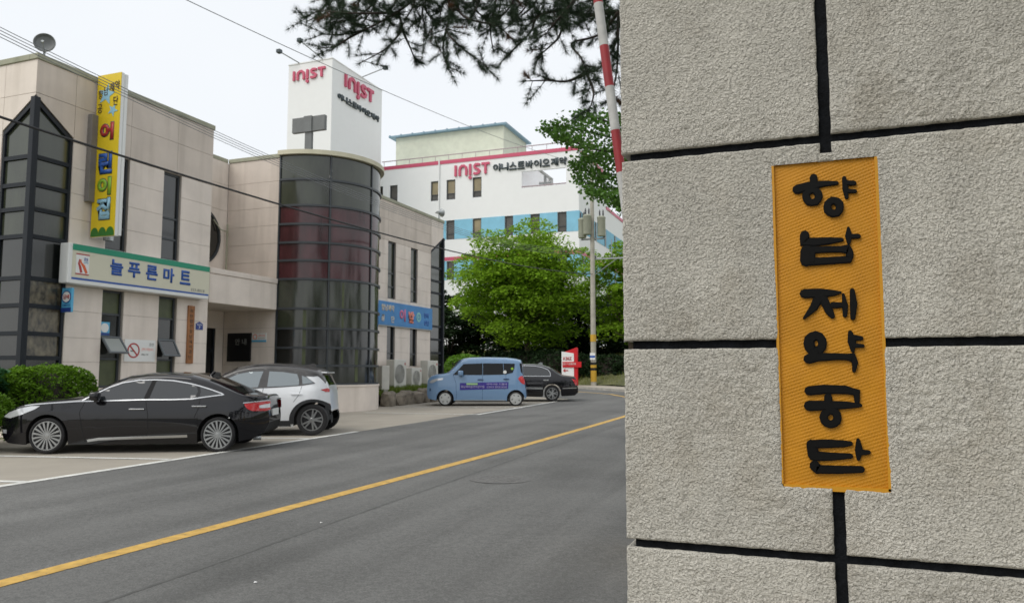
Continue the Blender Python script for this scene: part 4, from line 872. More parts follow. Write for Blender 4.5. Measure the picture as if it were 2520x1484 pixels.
# ------------------------------------------------------------------ raised boom barrier behind the pillar
t=thing('boom_barrier',(-1.12,6.3,gz(6.3)),'raised red and white striped boom barrier arm beside the pillar','barrier')
mb=MB(); mb.bbox(-1.30,-.94,6.12,6.48,gz(6.3)-.01,1.1,.02); mb.build('cabinet','warn_yellow',t)
dv=Vector((-.12,0,1)).normalized(); p0=Vector((-1.16,6.3,1.05)); z=1.05; k=0
edges=[.9,1.3,1.67,2.04,2.42,2.79,3.17,3.54,3.93,4.30,4.69,5.06,5.4]
for k in range(len(edges)-1):
    a=Vector((-1.41-.12*(edges[k]-3.15),6.3,edges[k])); b=Vector((-1.41-.12*(edges[k+1]-3.15),6.3,edges[k+1]))
    mb=MB(); mb.tube([a,b],.040,12); mb.build('stripe','arm_red' if k%2==0 else 'arm_white',t,smooth=40)
# ------------------------------------------------------------------ vehicles
mat('paint_black',(.004,.004,.006),.2,coat=1,spec=.1); mat('paint_white',(.80,.82,.84),.3,coat=.8); mat('paint_blue',(.155,.275,.45),.3,coat=.8)
mat('roof_dust',(.035,.033,.032),.35,coat=.5,var=.3,vs_=4)
mat('car_glass',(.020,.024,.027),.06,ior=1.75); mat('car_glass_sky',(.26,.29,.30),.05,metal=.55); mat('car_glass_black',(.004,.005,.006),.06,ior=1.35); mat('chrome',(.55,.56,.57),.2,metal=1); mat('tyre',(.016,.016,.017),.85,bump=.2,bs=60)
mat('alloy',(.40,.41,.41),.32,metal=.85); mat('alloy_dark',(.03,.03,.032),.4,metal=.5); mat('hubcap',(.50,.51,.50),.45,metal=.3); mat('cladding',(.020,.021,.023),.6); mat('under',(.006,.006,.006),.9)
mat('lamp_red',(.55,.008,.012),.12,coat=1); mat('lamp_clear',(.62,.64,.66),.12,coat=1,metal=.3); mat('purple',(.035,.022,.24),.45); mat('lavender',(.50,.47,.72),.5); mat('seam',(.004,.004,.005),.8); mat('seam_pale',(.18,.20,.21),.8); mat('seam_blue',(.02,.05,.12),.8)
ip=lambda x,pts:float(np.interp(x,[p[0] for p in pts],[p[1] for p in pts]))
class Car:
    def __init__(s,name,loc,ang,label,cat,W,xf,xr,wheels,Rw,Ra,zb,zs,zc,prof,front=(.9,.34),rear=(.9,.26),paint='paint_black',group='cars parked nose-in by the shop building',top=None,pw=.62,topfrom=None):
        s.t=thing(name,loc,label,cat,group,ang); s.W=W; s.xf,s.xr=xf,xr; s.zb,s.zs,s.zc,s.prof=zb,zs,zc,prof; s.front,s.rear=front,rear; s.wh=wheels; s.Ra=Ra; s.Rw=Rw; s.pw=pw
        st=set(np.linspace(xf,xr,110)); 
        for e in (xf,xr):
            sg=1 if e==xf else -1
            for k in range(1,12): st.add(e+sg*.30*(k/12)**2)
        for xw in wheels:
            for k in range(25): st.add(xw+Ra*math.cos(math.pi*k/24))
            st.add(xw-Ra-.002); st.add(xw+Ra+.002)
        st=sorted(x for x in st if xf<=x<=xr); nl,nt_=14,9; mb=MB(); rows=[]
        for x in st:
            zb_=s.bot(x); zs_=max(ip(x,zs),zb_+.03); zc_=ip(x,zc); half=[(0,zb_+.02)]
            half.append((s.side(x,zb_)*.93,zb_+.015))
            for k in range(nl): 
                z=zb_+(zs_-zb_)*k/(nl-1); half.append((s.side(x,z),z))
            ye=s.side(x,zs_)
            for k in range(1,nt_+1):
                a=math.pi/2*k/nt_; half.append((ye*math.cos(a)**pw if k<nt_ else 0,zs_+(zc_-zs_)*math.sin(a)))
            ring=[(x,-y,z) for y,z in half]+[(x,y,z) for y,z in half[-2:0:-1]]
            rows.append(ring)
        n=len(rows[0])
        for r in rows: mb.add(r,[])
        for i in range(len(rows)-1):
            for k in range(n):
                kk=(k+1)%n; lo=min(k,n-k) if k else 0
                mb.f.append((i*n+k,(i+1)*n+k,(i+1)*n+kk,i*n+kk)); und=(k<2 or k>=n-2)
                tp=1 if (top and (2+nl-1<=k<n-2-nl+1) and topfrom[0]<(rows[i][0][0]+rows[i+1][0][0])/2<topfrom[1]) else 0
                mb.m.append(2 if und else tp)
        mb.f+=[tuple(range(n-1,-1,-1)),tuple((len(rows)-1)*n+k for k in range(n))]; mb.m+=[0,0]
        s.body=mb.build('body',[paint,top or paint,'under'],s.t,smooth=34,local=True)
    def bot(s,x):
        z=ip(x,s.zb)
        for xw in s.wh:
            if abs(x-xw)<s.Ra: z=max(z,s.Rw+math.sqrt(s.Ra**2-(x-xw)**2))
        return z
    def hw(s,x):
        h=s.W/2; a,f=s.front; 
        if x<s.xf+a: h*=1-f*max(0,(s.xf+a-x)/a)**2.6
        a,f=s.rear
        if x>s.xr-a: h*=1-f*max(0,(x-s.xr+a)/a)**3
        return h
    def side(s,x,z): return s.hw(x)*ip(z,s.prof)
    def patch(s,name,poly,m,off=.006,th=.02,sides=(-1,1),parent=None,cx=.10,cz=.07):
        out=[]
        for sg in sides:
            bm=bmesh.new(); bm.faces.new([bm.verts.new((x,0,z)) for x,z in poly])
            xs=[p[0] for p in poly]; zs=[p[1] for p in poly]
            for v in np.arange(min(xs)+cx,max(xs),cx): bmesh.ops.bisect_plane(bm,geom=bm.verts[:]+bm.edges[:]+bm.faces[:],plane_co=(v,0,0),plane_no=(1,0,0))
            for v in np.arange(min(zs)+cz,max(zs),cz): bmesh.ops.bisect_plane(bm,geom=bm.verts[:]+bm.edges[:]+bm.faces[:],plane_co=(0,0,v),plane_no=(0,0,1))
            bmesh.ops.triangulate(bm,faces=bm.faces[:])
            for v in bm.verts: v.co.y=sg*(s.side(v.co.x,v.co.z)+off)
            bmesh.ops.recalc_face_normals(bm,faces=bm.faces)
            av=sum(f.normal.y*sg for f in bm.faces)
            if av<0: bmesh.ops.reverse_faces(bm,faces=bm.faces)
            ed=[e for e in bm.edges if len(e.link_faces)==1]; ex=bmesh.ops.extrude_edge_only(bm,edges=ed)
            for e in ex['geom']:
                if isinstance(e,bmesh.types.BMVert): e.co.y-=sg*th
            for f in bm.faces: f.smooth=True
            for e in ed: e.smooth=False
            me=bpy.data.meshes.new(name); bm.to_mesh(me); bm.free(); me.materials.append(M[m]); out.append(link(name,me,parent or s.t,True))
        return out
    def band(s,name,pts,w_,m,**k):
        "strip of width w_ along side-view polyline"
        P=[Vector(p) for p in pts]; L=[];Rr=[]
        for i in range(len(P)):
            d=(P[min(i+1,len(P)-1)]-P[max(i-1,0)]).normalized(); nn=Vector((-d.y,d.x))*w_/2; L.append(tuple(P[i]+nn)); Rr.append(tuple(P[i]-nn))
        return s.patch(name,L+Rr[::-1],m,**k)
    def toppatch(s,name,x0,x1,y0,y1,m,off=.006,nx=10,ny=14,inset=0):
        V=[];F=[]
        for i in range(nx+1):
            x=x0+(x1-x0)*i/nx; zs_=max(ip(x,s.zs),s.bot(x)+.03); ye=s.side(x,zs_); zc_=ip(x,s.zc)
            for j in range(ny+1):
                f=(y0+(y1-y0)*j/ny); c=min(1,abs(f)); a=math.acos(min(1,c**(1/s.pw))); V.append((x,f*ye,zs_+(zc_-zs_)*math.sin(a)+off))
        for i in range(nx):
            for j in range(ny): k=i*(ny+1)+j; F.append((k,k+ny+1,k+ny+2,k+1))
        mb=MB(); mb.add(V,F); return mb.build(name,m,s.t,smooth=True,local=True)
    def wheels(s,style,rim_r,n=15):
        R_=s.Rw; proto=None
        for xw in s.wh:
            for sg in (-1,1):
                y=sg*(s.W/2*ip(R_,s.prof)-.035)
                if proto is None:
                    mb=MB(); mb.lathe([(0,.0),(rim_r*.96,.0),(rim_r*.96,-.10)],(0,0,0),(0,-1,0),28); wl=mb.build('wheel','alloy_dark',s.t,local=True)
                    mb=MB(); mb.lathe([(rim_r,-.16),(R_*.97,-.17),(R_,-.13),(R_,-.01),(R_*.985,.02),(rim_r+.02,.035),(rim_r,.02),(rim_r-.008,.0)],(0,0,0),(0,-1,0),40); mb.build('tyre','tyre',wl,smooth=50,local=True)
                    mb=MB(); r=rim_r; mb.lathe([(r-.026,.005),(r-.018,.026),(r-.004,.026),(r,.012)],(0,0,0),(0,-1,0),40); mb.lathe([(0,.030),(.035,.028),(.05,.018),(.055,.0)],(0,0,0),(0,-1,0),18)
                    if style=='multi':
                        for k in range(n):
                            an=2*math.pi*k/n; T=Matrix.Rotation(an,4,'Y'); mb.prism([(.04,-.008),(r-.02,-.017),(r-.02,.017),(.04,.008)],(0,-.004,0),T@Vector((1,0,0)),T@Vector((0,0,1)),(0,-.018-.0006*k,0))
                    elif style=='split':
                        for k in range(5):
                            for da in (-.22,.10):
                                T=Matrix.Rotation(2*math.pi*k/5+da,4,'Y'); mb.prism([(.03,-.02),(r-.02,-.012 if da<0 else -.03),(r-.02,.016 if da<0 else .0),(.03,.02)],(0,-.004,0),T@Vector((1,0,0)),T@Vector((0,0,1)),(0,-.018-.0006*k-.002*(da>0),0))
                    elif style=='cap':
                        mb.lathe([(.0,.022),(r*.45,.024),(r*.62,.018),(r-.02,.014)],(0,0,0),(0,-1,0),30)
                        for k in range(5):
                            T=Matrix.Rotation(2*math.pi*k/5+.3,4,'Y'); mb.prism([(r*.40,-.014),(r*.75,-.03),(r*.75,.03),(r*.40,.014)],(0,-.012,0),T@Vector((1,0,0)),T@Vector((0,0,1)),(0,-.016,0))
                    rm=mb.build('rim','hubcap' if style=='cap' else 'alloy',wl,smooth=30,local=True)
                    if style=='cap':
                        mb=MB()
                        for k in range(5):
                            T=Matrix.Rotation(2*math.pi*k/5+.3+math.pi/5,4,'Y'); mb.prism([(r*.5,-.008),(r*.74,-.022),(r*.74,.022),(r*.5,.008)],(0,-.012,0),T@Vector((1,0,0)),T@Vector((0,0,1)),(0,-.012,0))
                        mb.build('vent_slot','alloy_dark',wl,local=True)
                    proto=wl; w_=wl
                else: w_=copytree(proto,s.t)
                w_.location=(xw,y,R_); w_.rotation_euler=(0,.3*xw,0 if sg<0 else math.pi)
    def mirror(s,x,z,m,sides=(-1,1),k=1):
        for sg in sides:
            y=s.side(x,z)+.02; mb=MB(); mb.bbox(x-.06*k,x+.09*k,sg*(y+.02) if sg>0 else sg*(y+.20),sg*(y+.20) if sg>0 else sg*(y+.02),z-.02,z+.13*k,.035); mb.box(x-.02,x+.05,min(sg*(y-.05),sg*(y+.08)),max(sg*(y-.05),sg*(y+.08)),z-.05,z+.02); mb.build('mirror',m,s.t,smooth=50,local=True)
    def handle(s,x0,x1,z,m='chrome',h=.022):
        for sg in (-1,1):
            y=s.side((x0+x1)/2,z); a,b=sorted((sg*(y+.012),sg*(y+.035))); mb=MB(); mb.bbox(x0,x1,a,b,z-h/2,z+h/2,.008); mb.box(x0+.01,x0+.03,min(sg*(y-.02),sg*(y+.02)),max(sg*(y-.02),sg*(y+.02)),z-h/2,z+h/2); mb.build('door_handle',m,s.t,local=True)
def place(fw,ang,W,xw):
    "car origin so that its near side at station xw stands over ground point fw"
    d=Vector((math.cos(ang),math.sin(ang))); n=Vector((-d.y,d.x)); c=Vector(fw)+n*(W/2-.03)-d*xw
    return (c.x,c.y,gz(c.y))
# --- black sedan in front
ang=R(26); W=1.86
c=Car('sedan_car',place((-12.07,9.49),ang,W,0),ang,'glossy black sedan with chrome window line parked nearest the camera','car',W,-0.946,3.782,(0,2.96),.305,.365,
 [(-0.946,.42),(-0.905,.24),(-0.770,.17),(-.4,.15),(2.4,.15),(3.264,.17),(3.520,.22),(3.712,.32),(3.782,.48)],
 [(-0.946,.56),(-0.905,.62),(-0.797,.70),(-0.568,.79),(-.3,.835),(.1,.865),(.5,.895),(.62,.93),(.85,1.045),(1.05,1.15),(1.3,1.24),(1.6,1.285),(1.95,1.29),(2.3,1.265),(2.6,1.21),(2.9,1.13),(3.15,1.05),(3.328,.985),(3.520,.95),(3.680,.945),(3.731,.93),(3.750,.80),(3.770,.68),(3.782,.60)],
 [(-0.946,.58),(-0.892,.67),(-0.770,.755),(-.45,.855),(-.1,.92),(.3,.965),(.55,.995),(.75,1.10),(1.05,1.27),(1.3,1.355),(1.6,1.395),(2.0,1.40),(2.4,1.38),(2.7,1.30),(3.0,1.17),(3.264,1.05),(3.392,1.00),(3.584,.985),(3.712,.985),(3.738,.95),(3.750,.82),(3.770,.69),(3.782,.62)],
 [(0,.93),(.2,.955),(.36,.99),(.55,1.0),(.72,.99),(.80,.965),(.90,.935),(.94,.915),(1.3,.765),(1.5,.66)],front=(1.0,.40),rear=(.75,.46),paint='paint_black')
gtop=[(.80,1.02),(1.0,1.12),(1.22,1.20),(1.5,1.245),(1.8,1.25),(2.1,1.235),(2.4,1.185),(2.6,1.135),(2.8,1.075),(2.99,1.01)]
gbot=[(2.99,1.0),(2.72,.975),(2.46,.94),(2.1,.93),(1.6,.93),(.95,.912),(.60,.905)]
c.patch('side_window',[(.60,.912),(.80,1.02),(1.0,1.12),(1.22,1.20),(1.5,1.245),(1.72,1.249),(1.62,.93),(.95,.912)],'car_glass',off=.004)
c.patch('side_window',[(1.80,1.25),(2.1,1.235),(2.4,1.185),(2.52,1.155),(2.56,1.05),(2.52,.945),(2.1,.93),(1.72,.93)],'car_glass',off=.004)
c.patch('quarter_window',[(2.58,1.14),(2.8,1.075),(2.98,1.008),(2.72,.975),(2.60,.955),(2.61,1.05)],'car_glass',off=.004)
c.patch('door_pillar',[(1.715,1.249),(1.805,1.25),(1.725,.93),(1.615,.93)],'seam',off=.003)
c.band('window_trim',[(.56,.90)]+[(x-.005,z+.012) for x,z in gtop]+[(3.03,1.0),(2.99,.985)],.019,'chrome',off=.012,cx=.06)
c.band('window_trim',[(3.02,1.0),(2.74,.965),(2.46,.927),(2.1,.917),(1.6,.917),(.95,.90),(.5,.892),(0,.862),(-.3,.838),(-.42,.82)],.018,'chrome',off=.012,cx=.06)
c.band('sill_trim',[(.70,.215),(.9,.245),(1.5,.262),(2.2,.278),(2.43,.285)],.045,'chrome',off=.014)
c.patch('tail_lamp',[(3.400,.84),(3.600,.86),(3.724,.875),(3.787,.87),(3.793,.72),(3.737,.70),(3.531,.71),(3.456,.75),(3.412,.80)],'lamp_red',off=.010)
c.patch('tail_lamp_lens',[(3.631,.80),(3.724,.82),(3.787,.83),(3.790,.76),(3.724,.752),(3.643,.755)],'lamp_clear',off=.016)
c.band('tail_lamp_trim',[(3.381,.852),(3.600,.873),(3.781,.888)],.018,'chrome',off=.016)
c.patch('headlamp',[(-0.892,.62),(-0.770,.69),(-0.527,.77),(-.3,.815),(-.14,.815),(-.22,.76),(-.45,.67),(-0.716,.60)],'lamp_clear',off=.008)
c.patch('fog_lamp',[(-0.905,.40),(-0.797,.40),(-0.797,.33),(-0.892,.34)],'lamp_clear',off=.008)
for pl in ([(1.66,.915),(1.73,.66),(1.74,.40),(1.70,.20)],[(.62,.89),(.55,.70),(.60,.45),(.66,.20)],[(2.62,.95),(2.60,.75),(2.54,.60)]): c.band('door_seam',pl,.010,'seam',off=.0025,th=.01)
c.handle(1.40,1.67,.755); c.handle(2.49,2.75,.80); c.mirror(.82,.925,'paint_black'); c.wheels('multi',.252,17)
c.t.scale=(.953,.965,.985)
c.toppatch('windscreen',.66,1.24,-.90,.90,'car_glass_black'); c.toppatch('rear_window',2.72,3.34,-.86,.86,'car_glass_black')
mb=MB(); mb.tube([(2.55,0,1.33),(2.62,0,1.40)],.03,8); mb.prism([(2.48,1.345),(2.74,1.30),(2.72,1.385),(2.66,1.40)],(0,-.012,0),(1,0,0),ZA,(0,.024,0)); mb.build('antenna_fin','paint_black',c.t,local=True)
mb=MB(); mb.tube([(3.52,-.60,.23),(3.66,-.58,.23)],.05,10); mb.build('exhaust_tip','chrome',c.t,local=True)
mb=MB(); mb.box(3.765,3.79,-.26,.26,.60,.72); mb.build('licence_plate','sign_white',c.t,local=True)
# --- white crossover
ang=R(25); W=1.80
c=Car('crossover_car',place((-9.83,13.82),ang,W,0),ang,'white crossover with black roof and wheel-arch cladding behind the black sedan','car',W,-3.45,.385,(-2.60,.03),.325,.385,
 [(-3.450,.40),(-3.400,.26),(-3.200,.20),(-2.000,.18),(-0.600,.17),(0.200,.22),(0.309,.27),(0.385,.36)],
 [(-3.450,.62),(-3.400,.78),(-3.200,.90),(-2.700,.97),(-2.250,1.0),(-2.100,1.05),(-1.850,1.19),(-1.600,1.31),(-1.300,1.385),(-1.000,1.405),(-0.700,1.395),(-0.350,1.35),(-0.100,1.30),(0.098,1.25),(0.200,1.16),(0.282,1.05),(0.325,.97),(0.347,.83),(0.363,.60),(0.385,.50)],
 [(-3.450,.64),(-3.380,.84),(-3.200,.98),(-2.700,1.06),(-2.300,1.10),(-2.100,1.20),(-1.850,1.36),(-1.600,1.46),(-1.300,1.505),(-1.000,1.525),(-0.600,1.515),(-0.200,1.465),(0.084,1.40),(0.189,1.33),(0.233,1.24),(0.298,1.08),(0.330,.98),(0.352,.83),(0.369,.62),(0.385,.52)],
 [(0,.93),(.2,.965),(.4,.995),(.62,1.0),(.82,.985),(.95,.965),(1.02,.935),(1.4,.79),(1.6,.70)],front=(.9,.34),rear=(.55,.48),paint='paint_white',top='roof_dust',topfrom=(-2.15,.26))
c.patch('roof_side_trim',[(-2.2,1.005),(-1.85,1.19),(-1.6,1.31),(-1.3,1.385),(-1.0,1.405),(-.7,1.395),(-.35,1.35),(-.1,1.30),(.14,1.25),(.02,1.235),(-.14,1.245),(.07,1.09),(-.2,1.045),(-.6,1.015),(-1.2,.985),(-1.7,.975)],'roof_dust',off=.009,cx=.05,cz=.05)
c.patch('side_window',[(-1.95,1.05),(-1.86,1.14),(-1.56,1.285),(-1.30,1.335),(-1.03,1.345),(-1.08,1.18),(-1.11,1.01),(-1.7,.995)],'car_glass_sky',off=.014,cx=.05,cz=.05)
c.patch('side_window',[(-.91,1.345),(-.62,1.33),(-.32,1.285),(-.27,1.16),(-.26,1.055),(-.60,1.03),(-.92,1.02)],'car_glass_sky',off=.014,cx=.05,cz=.05)
c.patch('quarter_window',[(-.22,1.255),(-.10,1.21),(.04,1.10),(-.19,1.07)],'car_glass_sky',off=.014,cx=.05,cz=.05)
c.patch('tail_lamp',[(0.178,.955),(0.309,.985),(0.336,.96),(0.336,.90),(0.270,.905)],'lamp_red',off=.010); c.patch('rear_reflector',[(0.325,.65),(0.355,.65),(0.355,.56),(0.330,.58)],'lamp_red',off=.012)
for xw in (-2.60,.03):
    ro,ri=.47,.372; aa=np.linspace(-.22,math.pi+.22,22)
    c.patch('arch_cladding',[(min(.37,xw+ro*math.cos(a)),max(.19,.325+ro*math.sin(a)*.92)) for a in aa]+[(xw+ri*math.cos(a),max(.19,.325+ri*math.sin(a))) for a in aa[::-1]],'cladding',off=.016,cx=.07)
c.patch('sill_cladding',[(-2.12,.30),(-.44,.31),(-.40,.19),(-2.16,.19)],'cladding',off=.012)
c.patch('bumper_cladding',[(0.276,.68),(0.336,.66),(0.342,.42),(0.385,.41),(0.379,.33),(0.309,.27),(0.243,.30),(0.266,.45)],'cladding',off=.014)
c.band('door_seam',[(-1.0,1.0),(-1.02,.7),(-.98,.32)],.010,'seam_pale',off=.0025,th=.01); c.band('door_seam',[(-.20,1.03),(-.25,.85),(-.36,.70)],.010,'seam_pale',off=.0025,th=.01)
c.handle(-.42,-.18,.865,'paint_white'); c.mirror(-1.85,1.03,'paint_white'); c.wheels('split',.235)
c.toppatch('windscreen',-2.18,-1.62,-.9,.9,'car_glass_black'); c.toppatch('rear_window',.19,.31,-.8,.8,'car_glass_black')
mb=MB(); mb.prism([(-.32,1.47),(-.05,1.42),(-.08,1.50),(-.12,1.52)],(0,-.015,0),(1,0,0),ZA,(0,.03,0)); mb.build('antenna_fin','roof_dust',c.t,local=True)
for y in (-.62,.62):
    mb=MB(); mb.tube([(-1.45,y*1.02,1.42),(-1.2,y,1.475),(-.7,y,1.475),(-.15,y,1.40)],.02,6); mb.build('roof_rail','roof_dust',c.t,local=True)
mb=MB(); mb.bbox(.14,.27,-.52,.52,1.30,1.33,.01); mb.build('roof_spoiler','paint_white',c.t,local=True)
# --- blue box van
ang=R(18.5); W=1.60
c=Car('box_van_car',place((-9.70,25.82),ang,W,2.56),ang,'sky-blue tall box-shaped mini van with a purple banner on its side','van',W,-.66,2.93,(.03,2.56),.255,.315,
 [(-.66,.40),(-.60,.25),(-.33,.20),(.3,.18),(2.3,.18),(2.87,.22),(2.93,.30)],
 [(-.66,.60),(-.63,.90),(-.55,1.0),(-.35,1.06),(0,1.09),(.14,1.10),(.3,1.22),(.5,1.40),(.62,1.54),(.8,1.60),(1.4,1.63),(2.2,1.61),(2.6,1.57),(2.72,1.52),(2.78,1.30),(2.82,1.0),(2.88,.75),(2.92,.5),(2.93,.38)],
 [(-.66,.62),(-.62,.94),(-.52,1.06),(-.32,1.13),(-.05,1.155),(.1,1.20),(.3,1.42),(.5,1.63),(.65,1.70),(.9,1.735),(1.4,1.75),(2.2,1.735),(2.55,1.69),(2.74,1.64),(2.78,1.50),(2.80,1.2),(2.84,.9),(2.90,.62),(2.93,.42)],
 [(0,.94),(.2,.97),(.45,1.0),(.7,.995),(.95,.97),(1.1,.945),(1.5,.885),(1.62,.85),(1.8,.75)],front=(.7,.34),rear=(.45,.13),paint='paint_blue')
c.patch('side_window',[(.30,1.10),(.52,1.31),(.68,1.49),(1.36,1.51),(1.36,1.095)],'car_glass_black',off=.008); c.patch('side_window',[(1.38,1.51),(2.10,1.51),(2.12,1.11),(1.38,1.095)],'car_glass_black',off=.008)
c.patch('quarter_window',[(2.12,1.51),(2.52,1.50),(2.51,1.34),(2.45,1.18),(2.21,1.12),(2.13,1.11)],'car_glass_black',off=.008)
c.patch('rear_pillar_trim',[(2.69,1.52),(2.77,1.51),(2.80,1.14),(2.74,1.2)],'seam',off=.005)
c.patch('tail_lamp',[(2.64,.96),(2.70,1.04),(2.80,1.07),(2.87,.9),(2.88,.76),(2.80,.78),(2.73,.84)],'lamp_red',off=.010)
c.patch('headlamp',[(-.58,.83),(-.45,.93),(-.3,.97),(-.03,.99),(-.07,.92),(-.27,.89),(-.45,.80)],'lamp_clear',off=.010); c.patch('fog_lamp',[(-.55,.62),(-.50,.62),(-.50,.52),(-.55,.52)],'seam_blue',off=.008)
bn=c.patch('banner',[(.56,.81),(1.47,.835),(2.30,.85),(2.29,.61),(.56,.56)],'purple',off=.005,th=.004)
yb=-(W/2+.008)
text('banner_text','향남제약공단어린이집',(.60,yb-.002,.635),(1,0,0),ZA,.84,.085,'lavender',bn[0],.004,.01,local=True); text('banner_text','아이사랑 키움터',(1.52,yb-.002,.735),(1,0,0),ZA,.72,.07,'lavender',bn[0],.004,.01,local=True); text('banner_text','안전하고 행복한 등하원',(1.52,yb-.002,.63),(1,0,0),ZA,.72,.07,'lavender',bn[0],.004,.01,local=True)
mb=MB(); mb.box(.80,1.2,yb-.004,yb-.001,.745,.81); mb.build('banner_tab','lime2' if 'lime2' in M else mat('pale_lime',(.33,.55,.25),.5),bn[0],local=True)
for x,z,m_,r in ((2.17,1.20,'sign_white',.06),(2.43,1.32,'lime',.045)):
    mb=MB(); y=c.side(x,z)+.010; mb.lathe([(0,.003),(r,.003),(r,0)],(x,-y,z),(0,-1,.12),16); mb.build('window_sticker',m_,c.t,local=True)
for pl in ([(.32,1.09),(.42,.80),(.44,.40),(.42,.20)],[(1.37,1.09),(1.37,.6),(1.37,.20)],[(2.2,1.11),(2.22,.8),(2.16,.55)]): c.band('door_seam',pl,.010,'seam_blue',off=.0025,th=.01)
c.handle(1.20,1.40,.93,'seam_blue',.035); c.handle(2.12,2.32,.95,'seam_blue',.035); c.mirror(.58,1.09,'paint_blue',k=1.25); c.wheels('cap',.205)
c.toppatch('windscreen',.13,.56,-.9,.9,'car_glass_black')
c.band('sill_strip',[(.40,.195),(2.2,.195)],.03,'galv',off=.006)
# --- black saloon behind the van
ang=R(18); W=1.88
c=Car('saloon_car',place((-9.44,29.19),ang,W,0),ang,'black saloon with chrome side strip half hidden by the blue van','car',W,-3.92,1.04,(-2.88,.01),.31,.37,
 [(-3.92,.40),(-3.85,.24),(-3.5,.19),(-.5,.18),(.4,.20),(.9,.23),(1.04,.34)],
 [(-3.92,.55),(-3.85,.70),(-3.5,.83),(-2.8,.90),(-2.45,.94),(-2.1,1.12),(-1.8,1.29),(-1.5,1.385),(-1.2,1.41),(-.8,1.41),(-.5,1.385),(-.25,1.32),(-.05,1.20),(.12,1.08),(.25,1.0),(.5,.965),(.85,.945),(.95,.90),(.99,.75),(1.04,.52)],
 [(-3.92,.57),(-3.82,.76),(-3.5,.90),(-2.8,.99),(-2.4,1.04),(-2.0,1.28),(-1.7,1.43),(-1.4,1.485),(-1.1,1.51),(-.7,1.505),(-.4,1.465),(-.1,1.38),(.1,1.27),(.28,1.14),(.42,1.04),(.65,1.01),(.92,.975),(.98,.86),(1.0,.72),(1.04,.54)],
 [(0,.94),(.2,.965),(.4,.995),(.6,1.0),(.78,.985),(.86,.965),(.97,.935),(1.4,.765),(1.6,.68)],front=(.9,.32),rear=(.7,.2),paint='paint_black')
c.patch('side_window',[(-2.3,1.02),(-2.0,1.19),(-1.7,1.32),(-1.4,1.38),(-1.30,1.39),(-1.28,1.02)],'car_glass',off=.004); c.patch('side_window',[(-1.22,1.39),(-.72,1.375),(-.41,1.325),(-.2,1.235),(-.11,1.12),(-.10,1.015),(-.7,1.02),(-1.22,1.02)],'car_glass',off=.004)
c.band('window_trim',[(-2.35,1.01),(-2.0,1.215),(-1.7,1.345),(-1.4,1.405),(-1.2,1.415),(-.7,1.40),(-.39,1.345),(-.16,1.25),(-.065,1.13),(-.055,1.0)],.022,'chrome',off=.012,cx=.05)
c.band('belt_trim',[(-2.3,.995),(-1.2,.995),(-.05,.99)],.02,'chrome',off=.010)
c.band('side_strip',[(-2.45,.53),(-1.1,.525),(-.36,.508)],.075,'alloy',off=.016); c.band('bumper_strip',[(.42,.51),(.98,.53)],.035,'chrome',off=.014)
c.patch('tail_lamp',[(.78,.88),(.93,.86),(.985,.75),(.99,.64),(.93,.64),(.87,.78)],'lamp_red',off=.010); c.band('door_seam',[(-1.25,1.0),(-1.22,.7),(-1.26,.2)],.010,'seam',off=.0025,th=.01)
c.handle(-.34,-.12,.83,'chrome',.05); c.mirror(-2.15,1.0,'paint_black'); c.wheels('split',.225); c.toppatch('windscreen',-2.36,-1.74,-.9,.9,'car_glass_black'); c.toppatch('rear_window',-.06,.36,-.86,.86,'car_glass')
mb=MB(); mb.prism([(-.62,1.48),(-.36,1.44),(-.38,1.53),(-.44,1.55)],(0,-.015,0),(1,0,0),ZA,(0,.03,0)); mb.build('antenna_fin','galv',c.t,local=True)
# ------------------------------------------------------------------ planting
mat('bark',(.10,.075,.055),.95,var=.35,vs_=8,bump=.6,bs=25); mat('bark_dark',(.035,.028,.022),.95,var=.35,vs_=8,bump=.5,bs=25)
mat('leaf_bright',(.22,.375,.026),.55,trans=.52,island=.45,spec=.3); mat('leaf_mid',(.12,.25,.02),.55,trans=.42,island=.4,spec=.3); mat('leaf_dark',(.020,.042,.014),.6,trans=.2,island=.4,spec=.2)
mat('leaf_bush',(.12,.24,.015),.6,trans=.4,island=.4,spec=.25); mat('leaf_glossy',(.045,.14,.05),.35,trans=.2,island=.3); mat('needle',(.034,.060,.030),.55,trans=.2,island=.5,spec=.25); mat('needle_brown',(.10,.045,.018),.7,trans=.2,island=.3); mat('leaf_ginkgo',(.11,.24,.035),.5,trans=.4,island=.35)
rnd=lambda a,b:a+(b-a)*_rng.rand()
def clump_points(C,Rd,n,top=.65):
    "points near the skin of an ellipsoid, more on its upper half"
    d=_rng.normal(size=(n,3)); d[:,2]=np.where(_rng.rand(n)<top,np.abs(d[:,2]),d[:,2]); d/=np.linalg.norm(d,axis=1)[:,None]
    r=1-.38*_rng.rand(n)**1.6; return np.array(C)+d*r[:,None]*np.array(Rd)
